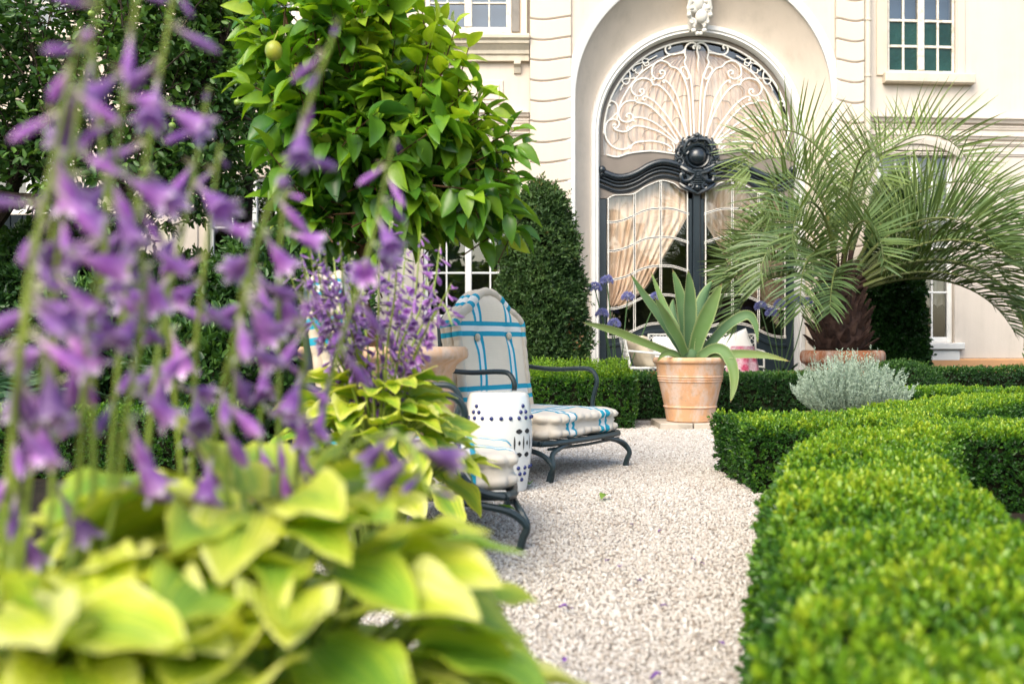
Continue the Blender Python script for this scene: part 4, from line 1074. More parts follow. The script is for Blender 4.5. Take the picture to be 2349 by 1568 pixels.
M['lemon_skin']=plain('ripening_citrus_skin',(.40,.40,.03),.4,.5,stops=[(.35,(.16,.27,.03)),(.65,(.50,.42,.035))],scale=7,bscale=160,bs=.25)

# ------------------------------------------------------------------ clipped shrubs
def lumps(p,f=6.0,seed=0.0):
    x,y,z=p[:,0]*f,p[:,1]*f,p[:,2]*f
    return (np.sin(x*1.0+seed)*np.sin(y*1.3+2*seed)+.6*np.sin(x*2.3+z*1.9+seed*3)*np.cos(y*2.1-z*1.1)+.4*np.sin(x*4.1-y*3.7+z*3))/2
def shoots(pos,nor,ll,nl,tmpl,tone,upw=.55,spread=.5,wr=.62,tilt=.75):
    """small leafy shoots standing on a surface"""
    n=len(pos); up=np.array([0,0,1.0])
    ax=nrm(nor+upw*up+spread*rng.normal(size=(n,3)))
    Vs=[];Fs=[];Ts=[];off=0; a0=rng.uniform(0,2*PI,n); e1=nrm(np.cross(ax,rand_dir(n))); e2=np.cross(ax,e1)
    for k in range(nl):
        fr=k/max(1,nl-1); a=a0+k*2.4
        out=e1*np.cos(a)[:,None]+e2*np.sin(a)[:,None]
        d=nrm(ax*(.35+.9*fr)+out*tilt*(1.15-.7*fr)); p=pos+ax*(ll*1.25*(fr-.6))[...,None] if not np.isscalar(ll) else pos+ax*(ll*1.25*(fr-.6))
        nn=nrm(np.cross(np.cross(d,ax),d)+.25*rng.normal(size=(n,3)))
        Lk=ll*rng.uniform(.75,1.2,n)*(1-.25*fr)
        V,Fq,ix=leaves(p,d,nn,Lk,Lk*wr,tmpl)
        Vs.append(V);Fs.append(Fq+off);off+=len(V)
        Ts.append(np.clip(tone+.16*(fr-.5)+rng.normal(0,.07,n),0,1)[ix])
    return np.vstack(Vs),np.vstack(Fs),np.concatenate(Ts)

def hedge(name,label,line,h,dens,ll,mat='box',nl=7,tmpl=T_HEX,seed=0.,top_tone=.62,side_tone=.30,batter=.07,sprig=0,group='clipped box hedges',amp=.022,cat='hedge',brown=0.0,caps=(True,True)):
    L=np.array(line,float); seg=np.linalg.norm(np.diff(L[:,:2],axis=0),axis=1); cum=np.concatenate([[0],np.cumsum(seg)]); tot=cum[-1]
    def at(s):
        x=np.interp(s,cum,L[:,0]);y=np.interp(s,cum,L[:,1]);w=np.interp(s,cum,L[:,2]); e=.15
        dx=np.interp(np.minimum(s+e,tot),cum,L[:,0])-np.interp(np.maximum(s-e,0),cum,L[:,0]); dy=np.interp(np.minimum(s+e,tot),cum,L[:,1])-np.interp(np.maximum(s-e,0),cum,L[:,1])
        l=np.sqrt(dx*dx+dy*dy); return x,y,w,dx/l,dy/l
    wm=L[:,2].mean(); per=2*h+wm; n=int(tot*per*dens)
    def sect(s,q,inset=0):
        x,y,w,tx,ty=at(s); w=w-2*inset; hh=h-inset; r=.06
        per_=2*hh+w; a=q*per_; o=np.zeros_like(a); z=np.zeros_like(a); no=np.zeros_like(a); nz=np.zeros_like(a)
        Ls=a<hh; Rs=a>hh+w; Tp=~(Ls|Rs)
        o[Ls]=-(w/2)[Ls]; z[Ls]=a[Ls]; no[Ls]=-1; nz[Ls]=.1
        o[Rs]=(w/2)[Rs]; z[Rs]=(per_-a)[Rs]; no[Rs]=1; nz[Rs]=.1
        o[Tp]=(a-hh-w/2)[Tp]; z[Tp]=hh; nz[Tp]=1
        # rounded shoulders and a slight batter
        ed=np.clip((np.abs(o)-(w/2-r))/r,0,1); zt=np.clip((z-(hh-r))/r,0,1)
        k=ed*zt; z=z-r*.45*k**2; o=o*(1-(r*.45*k**2+batter*.5*(z/hh))/(w/2)); no=no+np.sign(o)*.8*k; nz=nz+.8*k
        pos=np.stack([x+ty*o,y-tx*o,z],1); nor=nrm(np.stack([ty*no,-tx*no,nz],1))
        return pos,nor
    s=rng.uniform(0,tot,n); q=rng.uniform(0,1,n); pos,nor=sect(s,q)
    nc=int(wm*h*dens); ext=[]
    for e,(sv,sg) in enumerate(((0.0,-1),(tot,1))):
        if not caps[e]: continue
        x,y,w,tx,ty=at(np.full(nc,sv)); o=rng.uniform(-.5,.5,nc)*(w-batter*.6); z=h*np.sqrt(rng.uniform(0,1,nc))
        pos=np.vstack([pos,np.stack([x+ty*o,y-tx*o,z],1)]); nor=np.vstack([nor,nrm(np.stack([tx*sg,ty*sg,np.full(nc,.15)],1))])
    lm=lumps(pos,5.0,seed)+.5*lumps(pos,13.0,seed+2)
    pos=pos+nor*(amp*lm+rng.normal(0,.008,len(pos))-.004)[:,None]; pos[:,2]=np.maximum(pos[:,2],.01)
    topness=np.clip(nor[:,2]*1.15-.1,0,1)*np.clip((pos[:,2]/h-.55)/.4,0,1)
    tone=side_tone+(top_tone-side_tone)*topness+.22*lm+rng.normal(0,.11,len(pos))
    if brown:
        bp=lumps(pos,3.0,seed+5); tone=np.where((bp>.45)&(rng.random(len(pos))<brown),1.0,np.minimum(tone,.86))
    V,Fq,T=shoots(pos,nor,ll,nl,tmpl,np.clip(tone,0,1))
    if sprig:
        m_=topness>.6; ii=rng.choice(np.where(m_)[0],sprig)
        for k in range(5):
            p2=pos[ii]+np.array([0,0,.02+.022*k])+rng.normal(0,.004,(sprig,3)); v2,f2,t2=shoots(p2,np.tile([0,0,1.0],(sprig,1)),ll*.85,5,tmpl,np.full(sprig,min(1,top_tone+.12)),spread=.25)
            Fq=np.vstack([Fq,f2+len(V)]); V=np.vstack([V,v2]); T=np.concatenate([T,t2])
    o=npmesh(name,V,Fq,M[mat],tone=T)
    c=MB(); ns=max(4,int(tot/.15)); G=[]
    ss=np.linspace(.02,tot-.02,ns); qq=np.linspace(0,1,15)
    for sv in ss:
        p_,_=sect(np.full(15,sv),qq,.035); G.append([tuple(v) for v in p_])
    c.grid(G); c.add(G[0],[tuple(range(15))]); c.add(G[-1],[tuple(range(15))[::-1]]); c.build('inner_twigs',M['core'],o,smooth=False)
    return tag(o,label,cat,group)

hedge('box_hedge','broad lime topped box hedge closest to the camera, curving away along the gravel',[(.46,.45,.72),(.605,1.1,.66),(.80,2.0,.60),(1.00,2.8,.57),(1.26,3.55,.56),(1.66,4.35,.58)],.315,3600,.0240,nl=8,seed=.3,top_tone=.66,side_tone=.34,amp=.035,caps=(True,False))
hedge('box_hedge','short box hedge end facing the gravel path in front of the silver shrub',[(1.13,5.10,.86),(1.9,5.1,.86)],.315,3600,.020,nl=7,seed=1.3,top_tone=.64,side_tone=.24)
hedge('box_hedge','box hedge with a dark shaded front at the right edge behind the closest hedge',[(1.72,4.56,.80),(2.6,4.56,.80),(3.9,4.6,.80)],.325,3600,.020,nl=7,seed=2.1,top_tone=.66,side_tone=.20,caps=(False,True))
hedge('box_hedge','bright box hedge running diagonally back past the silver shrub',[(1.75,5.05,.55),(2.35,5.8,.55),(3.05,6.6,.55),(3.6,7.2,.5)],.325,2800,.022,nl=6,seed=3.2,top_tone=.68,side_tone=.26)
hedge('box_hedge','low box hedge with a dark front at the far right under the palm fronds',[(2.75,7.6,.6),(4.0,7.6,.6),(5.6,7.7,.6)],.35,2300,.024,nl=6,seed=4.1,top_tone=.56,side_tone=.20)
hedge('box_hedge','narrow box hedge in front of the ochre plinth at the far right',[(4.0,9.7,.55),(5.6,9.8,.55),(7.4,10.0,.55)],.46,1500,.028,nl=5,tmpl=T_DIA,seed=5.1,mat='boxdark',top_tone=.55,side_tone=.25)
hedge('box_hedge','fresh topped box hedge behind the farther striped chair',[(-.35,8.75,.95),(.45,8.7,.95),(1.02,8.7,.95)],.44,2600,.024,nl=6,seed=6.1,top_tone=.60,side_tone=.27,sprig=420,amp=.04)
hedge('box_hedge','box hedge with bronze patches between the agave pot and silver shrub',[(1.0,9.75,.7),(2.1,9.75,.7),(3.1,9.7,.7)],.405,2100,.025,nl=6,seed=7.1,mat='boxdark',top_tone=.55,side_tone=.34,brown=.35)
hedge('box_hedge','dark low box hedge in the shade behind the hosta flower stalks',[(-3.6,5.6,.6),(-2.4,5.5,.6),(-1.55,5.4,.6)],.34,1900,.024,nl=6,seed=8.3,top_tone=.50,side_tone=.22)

def clipped_round(name,label,c,prof,dens,ll,mat,tone0,tone1,cat,amp=.05,nl=6,tmpl=T_DIA,seed=0.,wr=.45,group=None,spread=.55,brown=0):
    """clipped form of revolution; prof = (radius, height) list"""
    pr=np.array(prof,float); ds=np.linalg.norm(np.diff(pr,axis=0),axis=1); cum=np.concatenate([[0],np.cumsum(ds)])
    area=sum(PI*(pr[i,0]+pr[i+1,0])*ds[i] for i in range(len(ds))); n=int(area*dens)
    s=rng.uniform(0,cum[-1],n*3); r=np.interp(s,cum,pr[:,0]); k=rng.random(n*3)<r/pr[:,0].max(); s=s[k][:n]; n=len(s)
    r=np.interp(s,cum,pr[:,0]); z=np.interp(s,cum,pr[:,1]); e=.03
    dr=np.interp(s+e,cum,pr[:,0])-np.interp(s-e,cum,pr[:,0]); dz=np.interp(s+e,cum,pr[:,1])-np.interp(s-e,cum,pr[:,1])
    a=rng.uniform(0,2*PI,n); nr=dz; nz=-dr; l=np.sqrt(nr**2+nz**2)+1e-9; nr/=l; nz/=l
    nor=np.stack([nr*np.cos(a),nr*np.sin(a),nz],1); pos=np.stack([c[0]+r*np.cos(a),c[1]+r*np.sin(a),c[2]+z],1)
    lm=lumps(pos,4.2,seed)+.5*lumps(pos,10,seed+1)
    pos=pos+nor*(amp*lm+rng.normal(0,.012+.2*amp,n))[:,None]
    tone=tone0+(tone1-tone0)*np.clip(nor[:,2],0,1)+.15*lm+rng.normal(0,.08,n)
    if brown: 
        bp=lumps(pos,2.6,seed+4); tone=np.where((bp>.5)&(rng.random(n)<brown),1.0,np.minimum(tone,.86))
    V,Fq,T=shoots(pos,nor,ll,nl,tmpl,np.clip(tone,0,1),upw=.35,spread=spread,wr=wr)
    o=npmesh(name,V,Fq,M[mat],tone=T)
    b=MB(); b.lathe([(max(.001,x-.06),max(0,zz-.04)) for x,zz in prof],c,20); b.build('inner_twigs',M['core'],o)
    return tag(o,label,cat,group)
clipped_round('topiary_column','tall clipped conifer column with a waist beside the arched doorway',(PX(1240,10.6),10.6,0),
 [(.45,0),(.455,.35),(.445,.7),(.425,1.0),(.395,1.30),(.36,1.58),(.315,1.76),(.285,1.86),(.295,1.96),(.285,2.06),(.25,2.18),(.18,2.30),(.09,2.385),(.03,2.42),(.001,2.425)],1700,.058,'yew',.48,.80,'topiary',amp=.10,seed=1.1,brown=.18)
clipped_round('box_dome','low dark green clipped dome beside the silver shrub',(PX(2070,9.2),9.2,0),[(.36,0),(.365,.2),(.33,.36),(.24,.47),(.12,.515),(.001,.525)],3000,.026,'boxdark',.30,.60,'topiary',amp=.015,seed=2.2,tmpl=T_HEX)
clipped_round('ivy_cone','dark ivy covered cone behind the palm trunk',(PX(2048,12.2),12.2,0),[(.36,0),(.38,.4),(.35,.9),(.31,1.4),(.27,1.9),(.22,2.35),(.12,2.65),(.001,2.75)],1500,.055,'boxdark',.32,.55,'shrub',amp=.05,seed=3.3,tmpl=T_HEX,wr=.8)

# ------------------------------------------------------------------ trees
def tubes(b,paths,seg=7,mi=0):
    for pts,r in paths: b.tube(cr(pts,5),r,seg,mi)
def twig_leaves(tips,axes,per,ll,wr,tmpl,droop,tone,span=.22,tone_sd=.1):
    """leaves along short twigs ending at tips"""
    n=len(tips); Vs=[];Fs=[];Ts=[];off=0
    e1=nrm(np.cross(axes,rand_dir(n))); e2=np.cross(axes,e1); a0=rng.uniform(0,2*PI,n)
    for k in range(per):
        f=k/max(1,per-1); a=a0+k*2.4; out=e1*np.cos(a)[:,None]+e2*np.sin(a)[:,None]
        p=tips-axes*(span*(1-f)); d=nrm(axes*(.25+.5*f)+out*(1-.35*f)+np.array([0,0,-droop])*rng.uniform(.3,1.3,(n,1))+.2*rng.normal(size=(n,3)))
        up=nrm(np.array([0,0,1.0])+.45*rng.normal(size=(n,3))+.35*out)
        Lk=ll*rng.uniform(.7,1.15,n)
        V,Fq,ix=leaves(p,d,up,Lk,Lk*wr,tmpl); Vs.append(V);Fs.append(Fq+off);off+=len(V)
        Ts.append(np.clip(tone+.10*(f-.5)+rng.normal(0,tone_sd,n),0,1)[ix])
    return np.vstack(Vs),np.vstack(Fs),np.concatenate(Ts)
# lemon tree in the urn
tr=thing('lemon_tree','bushy citrus tree with large glossy leaves growing in the terracotta urn','tree',(UR[0],UR[1],.60))
DT=4.55
blobs=[((790,60),250,230,.40),((820,230),215,180,.42),((905,330),235,190,.42),((1050,425),120,105,.30),((870,470),135,95,.34),((985,190),95,120,.30),((1075,300),80,70,.22),((730,420),120,120,.30),((1020,490),110,75,.28)]
tips=[]
for (c_,ru,rv,ry) in blobs:
    nc_=int(4.0*(ru*rv)/(110*110))+3
    q=rand_dir(nc_)*(rng.uniform(.10,1,nc_)**.40)[:,None]*rng.uniform(.9,1.12,(nc_,1))
    cl=np.stack([PX(c_[0],DT)+q[:,0]*ru*DT/F,DT+.05+q[:,1]*ry,PZ(c_[1],DT)+q[:,2]*rv*DT/F],1)
    for p in cl: tips.append(p+rng.normal(0,.062,(rng.integers(3,6),3))*np.array([1,1,.9]))
tips=np.vstack(tips)
ctr=np.array([PX(850,DT),DT+.05,PZ(330,DT)])
axes=nrm(nrm(tips-ctr)*1.0+np.array([.12,-.05,.55])+.35*rng.normal(size=tips.shape))
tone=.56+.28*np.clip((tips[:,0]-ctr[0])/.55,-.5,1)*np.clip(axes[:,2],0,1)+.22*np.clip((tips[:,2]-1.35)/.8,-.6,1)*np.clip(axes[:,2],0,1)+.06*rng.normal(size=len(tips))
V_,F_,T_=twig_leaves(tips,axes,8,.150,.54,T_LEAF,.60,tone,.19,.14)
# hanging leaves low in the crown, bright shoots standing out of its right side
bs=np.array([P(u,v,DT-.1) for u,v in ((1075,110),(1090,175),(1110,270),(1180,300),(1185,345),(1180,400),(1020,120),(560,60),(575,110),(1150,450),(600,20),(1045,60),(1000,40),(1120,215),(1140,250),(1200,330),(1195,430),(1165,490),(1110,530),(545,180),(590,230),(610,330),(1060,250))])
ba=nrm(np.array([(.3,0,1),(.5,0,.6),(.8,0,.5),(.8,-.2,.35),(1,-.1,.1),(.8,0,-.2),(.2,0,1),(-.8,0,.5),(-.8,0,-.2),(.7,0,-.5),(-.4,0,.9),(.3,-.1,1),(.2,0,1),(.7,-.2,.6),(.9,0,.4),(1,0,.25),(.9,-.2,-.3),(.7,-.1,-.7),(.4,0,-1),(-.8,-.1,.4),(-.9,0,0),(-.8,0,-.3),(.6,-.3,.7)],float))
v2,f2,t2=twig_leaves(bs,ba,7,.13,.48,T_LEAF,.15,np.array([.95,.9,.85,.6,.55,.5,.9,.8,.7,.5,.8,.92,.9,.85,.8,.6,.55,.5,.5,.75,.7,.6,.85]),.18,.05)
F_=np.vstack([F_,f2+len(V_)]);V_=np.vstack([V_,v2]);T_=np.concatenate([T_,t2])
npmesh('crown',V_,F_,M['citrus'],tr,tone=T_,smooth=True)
b=MB(); tx,ty=UR[0],UR[1]
tubes(b,[([(tx,ty,.58),(PX(828,4.8),4.8,.95),(PX(832,4.7),4.7,1.25),(PX(805,4.65),4.65,1.7),(PX(790,4.6),4.6,2.2)],[.035,.030,.028,.022,.012]),
 ([(PX(830,4.72),4.72,1.15),(PX(900,4.65),4.65,1.4),(PX(980,4.6),4.6,1.6),(PX(1060,4.5),4.5,1.75)],[.02,.016,.012,.006]),
 ([(PX(828,4.72),4.72,1.2),(PX(760,4.6),4.6,1.5),(PX(690,4.5),4.5,1.9),(PX(650,4.45),4.45,2.2)],[.02,.016,.012,.006]),
 ([(PX(815,4.7),4.7,1.5),(PX(860,4.75),4.75,1.8),(PX(900,4.8),4.8,2.15)],[.016,.012,.008]),
 ([(PX(980,4.6),4.6,1.6),(PX(1075,4.55),4.55,1.52),(PX(1170,4.45),4.45,1.48)],[.012,.009,.005])])
b.build('trunk',M['twig'],tr)
b=MB()
for i in range(len(tips)):
    p=tips[i]; a=axes[i]; b.tube([tuple(p-a*.26+np.array([0,0,-.03])),tuple(p-a*.12),tuple(p)],[.004,.003,.0018],4)
for p,a in zip(bs,ba): b.tube([tuple(p-a*.3+np.array([-.02,0,-.06])),tuple(p-a*.12),tuple(p)],[.004,.003,.002],4)
b.build('twig',M['twig'],tr)
for u,v,d,s in ((628,117,4.12,.038),(682,168,4.40,.034)):
    b=MB(); p=P(u,v,d); b.ball(p,s,18,12,sc=(.95,.95,1.12)); b.tube([(p.x,p.y,p.z+s*1.05),(p.x+.01,p.y+.03,p.z+s*2.4)],.003,5); b.build('fruit',M['lemon_skin'],tr)
# apple tree at the back left
tr=thing('apple_tree','dark leafy apple tree with small green apples in front of the house','tree',(PX(285,9.6),9.6,0))
DA=9.6
def canopy(blobs,D,k,ry):
    ts=[]
    for (u,v,ru,rv) in blobs:
        n_=int(k*ru*rv/10000); q=rand_dir(n_)*(rng.uniform(0,1,n_)**.40)[:,None]
        ts.append(np.stack([PX(u,D)+q[:,0]*ru*D/F,D+q[:,1]*ry,PZ(v,D)+q[:,2]*rv*D/F],1))
    return np.vstack(ts)
ab=[(120,90,260,190),(-80,200,230,200),(330,60,220,170),(300,230,200,160),(470,60,170,160),(470,230,150,140),(570,130,110,170),(420,350,150,95),(80,330,150,90),(-60,400,160,80),(560,330,90,120),(210,-130,400,120),(540,-60,160,120),(230,330,120,80),(330,420,130,70),(180,470,90,60),(470,440,110,80),(300,520,70,70)]
tips=canopy(ab,DA,78,1.0); tips=tips[lumps(tips,2.4,1.7)>-.30]; n_=len(tips)
axes=nrm(nrm(tips-np.array([PX(260,DA),DA,2.2]))+.55*rng.normal(size=tips.shape)+np.array([0,0,.1]))
tone=.44+.28*np.clip((tips[:,0]-PX(330,DA))/1.0,-.3,1)*np.clip((tips[:,2]-2.3)/2,-.2,1)+.30*lumps(tips,2.0)+.06*rng.normal(size=n_)  # upper right leaves made lighter: the lit side, painted by tone
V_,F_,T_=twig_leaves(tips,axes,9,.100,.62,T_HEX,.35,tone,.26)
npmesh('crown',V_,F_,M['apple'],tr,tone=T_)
b=MB(); A=lambda u,v,dy=0:(PX(u,DA+dy),DA+dy,PZ(v,DA+dy))
tubes(b,[([(PX(285,DA),DA,-.02),A(282,700),A(285,560),A(275,430),A(250,300),A(215,170),A(200,20)],[.08,.07,.062,.055,.05,.04,.025]),
 ([A(278,440),A(190,440,-.2),A(90,450,-.3),A(20,445,-.4),A(-80,420,-.4)],[.05,.04,.032,.025,.015]),
 ([A(20,470,.1),A(45,370,.1),A(90,270,0),A(150,160,0),A(190,70,0)],[.05,.085,.08,.05,.03]),([A(-120,900,.2),A(-60,600,.2),A(20,470,.1)],[.10,.09,.06]),
 ([A(280,460),A(350,360,-.1),A(430,260,-.2),A(500,120,-.2),A(540,0,-.2)],[.06,.05,.04,.03,.015]),
 ([A(265,370),A(340,240,.3),A(400,120,.4),A(420,-20,.4)],[.045,.035,.025,.012]),
 ([A(430,262,-.2),A(510,255,-.3),A(590,280,-.4)],[.03,.02,.01])],9)
for i in range(0,n_,5): 
    p=tips[i];a=axes[i]; b.tube([tuple(p-a*.5+np.array([0,0,-.08])),tuple(p-a*.2),tuple(p)],[.008,.006,.003],4)
b.build('trunk',M['bark'],tr)
for u,v,d in ((210,32,8.75),(395,288,8.8),(338,390,8.7),(545,235,8.8)):
    b=MB(); p=P(u,v,d); b.ball(p,.033,14,9,sc=(1,1,.9)); b.tube([(p.x,p.y,p.z+.03),(p.x+.005,p.y+.01,p.z+.07)],.003,5); b.build('apple',M['apple_skin'],tr)
# thin young tree between the two
tr=thing('young_tree','slender fine leaved tree between the apple tree and the citrus','tree',(PX(560,10.6),10.6,0))
tips=canopy([(590,60,110,200),(540,250,110,140),(640,180,70,160),(560,420,90,110)],10.6,52,.6); axes=nrm(.6*rng.normal(size=tips.shape)+np.array([0,0,.5]))
V_,F_,T_=twig_leaves(tips,axes,10,.062,.5,T_HEX,.3,.42+.1*rng.normal(size=len(tips)),.28)
npmesh('crown',V_,F_,M['apple'],tr,tone=T_)
b=MB(); B=lambda u,v:(PX(u,10.6),10.6,PZ(v,10.6))
tubes(b,[([(PX(560,10.6),10.6,-.02),B(566,640),B(572,440),B(580,250),B(590,40)],[.05,.045,.04,.03,.015]),([B(572,440),B(540,340),B(520,220)],[.025,.018,.008]),([B(578,300),B(620,200),B(650,80)],[.022,.016,.008])],7)
b.build('trunk',M['bark'],tr)

# ------------------------------------------------------------------ feather palm and ferns
def frond(base,az,el0,L,droop,nl,ll,lw,vee=.35,sag=.25,t0=.2,phi0=62,phi1=30,tone=.5,pw=1.3,roll=0.0,rows=5):
    N=60; t=np.linspace(0,1,N); el=np.radians(el0-droop*t**pw); a=math.radians(az)+roll*t
    d=np.stack([np.cos(el)*np.cos(a),np.cos(el)*np.sin(a),np.sin(el)],1); p=np.array(base)+np.concatenate([[np.zeros(3)],np.cumsum((d[:-1]+d[1:])/2,0)])*(L/(N-1))
    side=np.stack([-np.sin(a),np.cos(a),np.zeros(N)],1); up=np.cross(d,side)*-1; up*=np.sign(1.0)
    up=np.cross(side,d)*-1; up=-up if np.mean(up[:5,2])<0 and el0<89 else up
    ti=t0+(1-t0)*np.linspace(0,1,nl)**.95; V=[];Fc=[];T=[];off=0
    for sg in (1,-1):
        tj=np.clip(ti+rng.uniform(-.006,.006,nl),0,1)
        pt=np.stack([np.interp(tj,t,p[:,k]) for k in range(3)],1); dt=nrm(np.stack([np.interp(tj,t,d[:,k]) for k in range(3)],1)); st=nrm(np.stack([np.interp(tj,t,side[:,k]) for k in range(3)],1)); ut=nrm(np.stack([np.interp(tj,t,up[:,k]) for k in range(3)],1))
        f=(tj-t0)/(1-t0); l=ll*np.interp(f,[0,.15,.4,.7,.9,1],[.45,.8,1,.92,.66,.42])*rng.uniform(.86,1.1,nl)
        phi=np.radians(phi0+(phi1-phi0)*f+rng.normal(0,2.5,nl)); ve=vee*rng.uniform(.8,1.2,nl)
        dd=nrm(dt*np.cos(phi)[:,None]+sg*st*np.sin(phi)[:,None]+ut*ve[:,None]); wv_=nrm(dt-dd*np.sum(dt*dd,1)[:,None]); wv_=nrm(wv_+.40*rng.normal(size=wv_.shape))
        sgv=sag*rng.uniform(.4,1.6,nl)
        kk=np.linspace(0,1,rows); wprof=np.interp(kk,[0,.12,.5,.8,1],[.55,1,.85,.5,.05])
        P_=pt[:,None,:]+dd[:,None,:]*(l[:,None,None]*kk[None,:,None])+np.array([0,0,-1.0])*(sgv*l)[:,None,None]*(kk**2.2)[None,:,None]
        A=P_-wv_[:,None,:]*(lw*.5*wprof)[None,:,None]; Bq=P_+wv_[:,None,:]*(lw*.5*wprof)[None,:,None]
        Q=np.stack([A,Bq],2).reshape(-1,3); V.append(Q)
        base_i=(np.arange(nl)*rows*2)[:,None]; r=np.arange(rows-1)[None,:]*2
        q=np.stack([base_i+r,base_i+r+1,base_i+r+3,base_i+r+2],2).reshape(-1,4)+off; Fc.append(q); off+=len(Q)
        tv=np.clip(tone+rng.normal(0,.08,nl),0,.95); tt=np.repeat(tv[:,None],rows*2,1)
        br=rng.random(nl)<.10; tt[br,-2:]=1.0
        T.append(tt.reshape(-1))
    return p,np.vstack(V),np.vstack(Fc),np.concatenate(T)
pl=thing('feather_palm','arching blue green feather palm in the dark orange pot before the house','palm',(PM[0],PM[1],.62))
pc=np.array([PM[0]-.02,PM[1],1.42])
b=MB(); b.lathe([(.20,0),(.255,.06),(.275,.16),(.26,.30),(.225,.45),(.17,.62),(.10,.8),(.001,.9)],(PM[0]-.02,PM[1],.60),26)
for i in range(70):
    a=i*2.39996; f=i/70; z=.63+f*.62; r=float(np.interp(z-.60,[0,.06,.16,.30,.45,.62,.8],[.20,.255,.275,.26,.225,.17,.10]))
    ux,uy=math.cos(a),math.sin(a); wv_=.075*(1-.45*f); hgt=.12+.10*f
    c0=np.array([PM[0]-.02+ux*(r-.03),PM[1]+uy*(r-.03),z-.03]); sd_=np.array([-uy,ux,0]); o_=np.array([ux,uy,0])
    tipv=c0+o_*(.07+.06*(1-f)+random.uniform(-.03,.07))+np.array([0,0,hgt])
    pts=[c0-sd_*wv_,c0+o_*.055,c0+sd_*wv_,tipv-sd_*wv_*.22,tipv+o_*.014,tipv+sd_*wv_*.22,c0+np.array([0,0,.02])-o_*.02,tipv-o_*.02]
    b.add(pts,[(0,1,4,3),(1,2,5,4),(3,4,5,7),(0,3,7,6),(2,6,7,5)])
for i in range(26):
    a=random.uniform(0,2*PI); z=random.uniform(1.0,1.4); ux,uy=math.cos(a),math.sin(a); r=.19
    b.tube([(PM[0]-.02+ux*r,PM[1]+uy*r,z),(PM[0]-.02+ux*(r+.06),PM[1]+uy*(r+.06),z+.12),(PM[0]-.02+ux*(r+.14),PM[1]+uy*(r+.14),z+.28)],[.014,.009,.004],5)
b.build('trunk',M['palmtrunk'],pl,angle=30)
FR=[(190,98,2.55,215,.66,.55,2.3),(208,88,2.0,225,.52,.46,2.0),(4,84,2.8,165,.64,.62,2.1),(-14,66,2.45,140,.60,.56,1.8),(120,86,2.4,150,.6,.5,2.0),(270,84,2.2,170,.6,.55,2.0),
 (-25,50,2.45,120,.42,.50,1.6),(-40,40,2.3,115,.38,.48,1.5),(-12,36,2.45,110,.36,.48,1.5),(12,44,2.3,110,.44,.48,1.5),(218,52,1.75,150,.42,.40,1.6),(192,40,1.6,125,.38,.36,1.5),(235,66,2.0,165,.46,.5,1.7),(262,58,1.8,150,.44,.45,1.6),(318,56,2.0,135,.46,.48,1.6),
 (100,62,2.0,120,.45,.48,1.6),(115,50,1.9,120,.40,.42,1.5),(160,54,1.6,140,.40,.38,1.6),(202,28,1.55,120,.30,.36,1.5),(250,32,1.45,110,.28,.36,1.4),(330,26,1.9,90,.30,.42,1.4),(-8,22,2.0,85,.32,.42,1.4),(345,58,2.15,130,.45,.5,1.7),(232,42,1.7,145,.38,.42,1.5),(-14,44,2.7,152,.38,.60,1.5),(-30,34,2.4,138,.34,.56,1.4),(-8,44,2.6,130,.40,.58,1.6),(2,30,2.3,95,.34,.5,1.5),(172,74,1.55,200,.5,.42,1.8),(35,70,2.4,140,.56,.56,1.8)]
for i,(az,el,L_,dr,tn,ll_,pw_) in enumerate(FR):
    bp=pc+np.array([.10*math.cos(math.radians(az)),.10*math.sin(math.radians(az)),-.25+.004*el])
    p,V_,F_,T_=frond(bp,az,el,L_,dr,50,ll_*1.22,.024,pw=pw_,vee=1.15 if el>52 else .55,sag=.06 if el>52 else .26,t0=.20,phi0=72,phi1=46,tone=tn,roll=random.uniform(-.25,.25))
    fo_=npmesh('frond',V_,F_,M['palm'],pl,tone=T_)
    b=MB(); b.tube([tuple(q) for q in p[::3]],[.028,.016,.009,.003],6); q0=p[0]; hx_=np.array([q0[0]-pc[0],q0[1]-pc[1],0]); b2=MB(); b2.tube(cr([tuple(np.array([pc[0],pc[1],.86+.004*el])+hx_*1.5),tuple(q0*.5+.5*np.array([pc[0],pc[1],1.05])+hx_*.5),tuple(p[0]),tuple(p[5])],4),[.055,.042,.034,.027],7); b2.build('leaf_base',M['palmtrunk'],fo_); b.build('leaf_stalk',M['palmstalk'],fo_)
def fern(label,c,n,L,seed,el=(35,75)):
    t=thing('fern',label,'fern',c,'ferns in the shade under the apple tree')
    Vs=[];Fs=[];Ts=[];off=0
    for i in range(n):
        az=360*i/n*2.618+seed*40; e=rng.uniform(*el)
        p,V_,F_,T_=frond(np.array(c)+np.array([0,0,.03]),az,e,L*rng.uniform(.75,1.1),rng.uniform(70,110),34,L*.24,.028,vee=.05,sag=.1,t0=.12,phi0=75,phi1=60,tone=rng.uniform(.2,.7),rows=4)
        Vs.append(V_);Fs.append(F_+off);off+=len(V_);Ts.append(T_)
    npmesh('fronds',np.vstack(Vs),np.vstack(Fs),M['fern'],t,tone=np.concatenate(Ts)); return t
fern('tall fern in front of the dark boarded front',(PX(75,9.0),9.0,0),16,1.25,1,(55,82))
fern('fern lowest at the far left behind the purple flowers',(PX(10,7.2),7.2,0),18,.9,2)
fern('fern beside the apple trunk under the pale wall',(PX(330,8.2),8.2,0),18,.8,3)
fern('fern between the purple stalks and the pale wall, right of the others',(PX(470,7.4),7.4,0),18,.75,4)
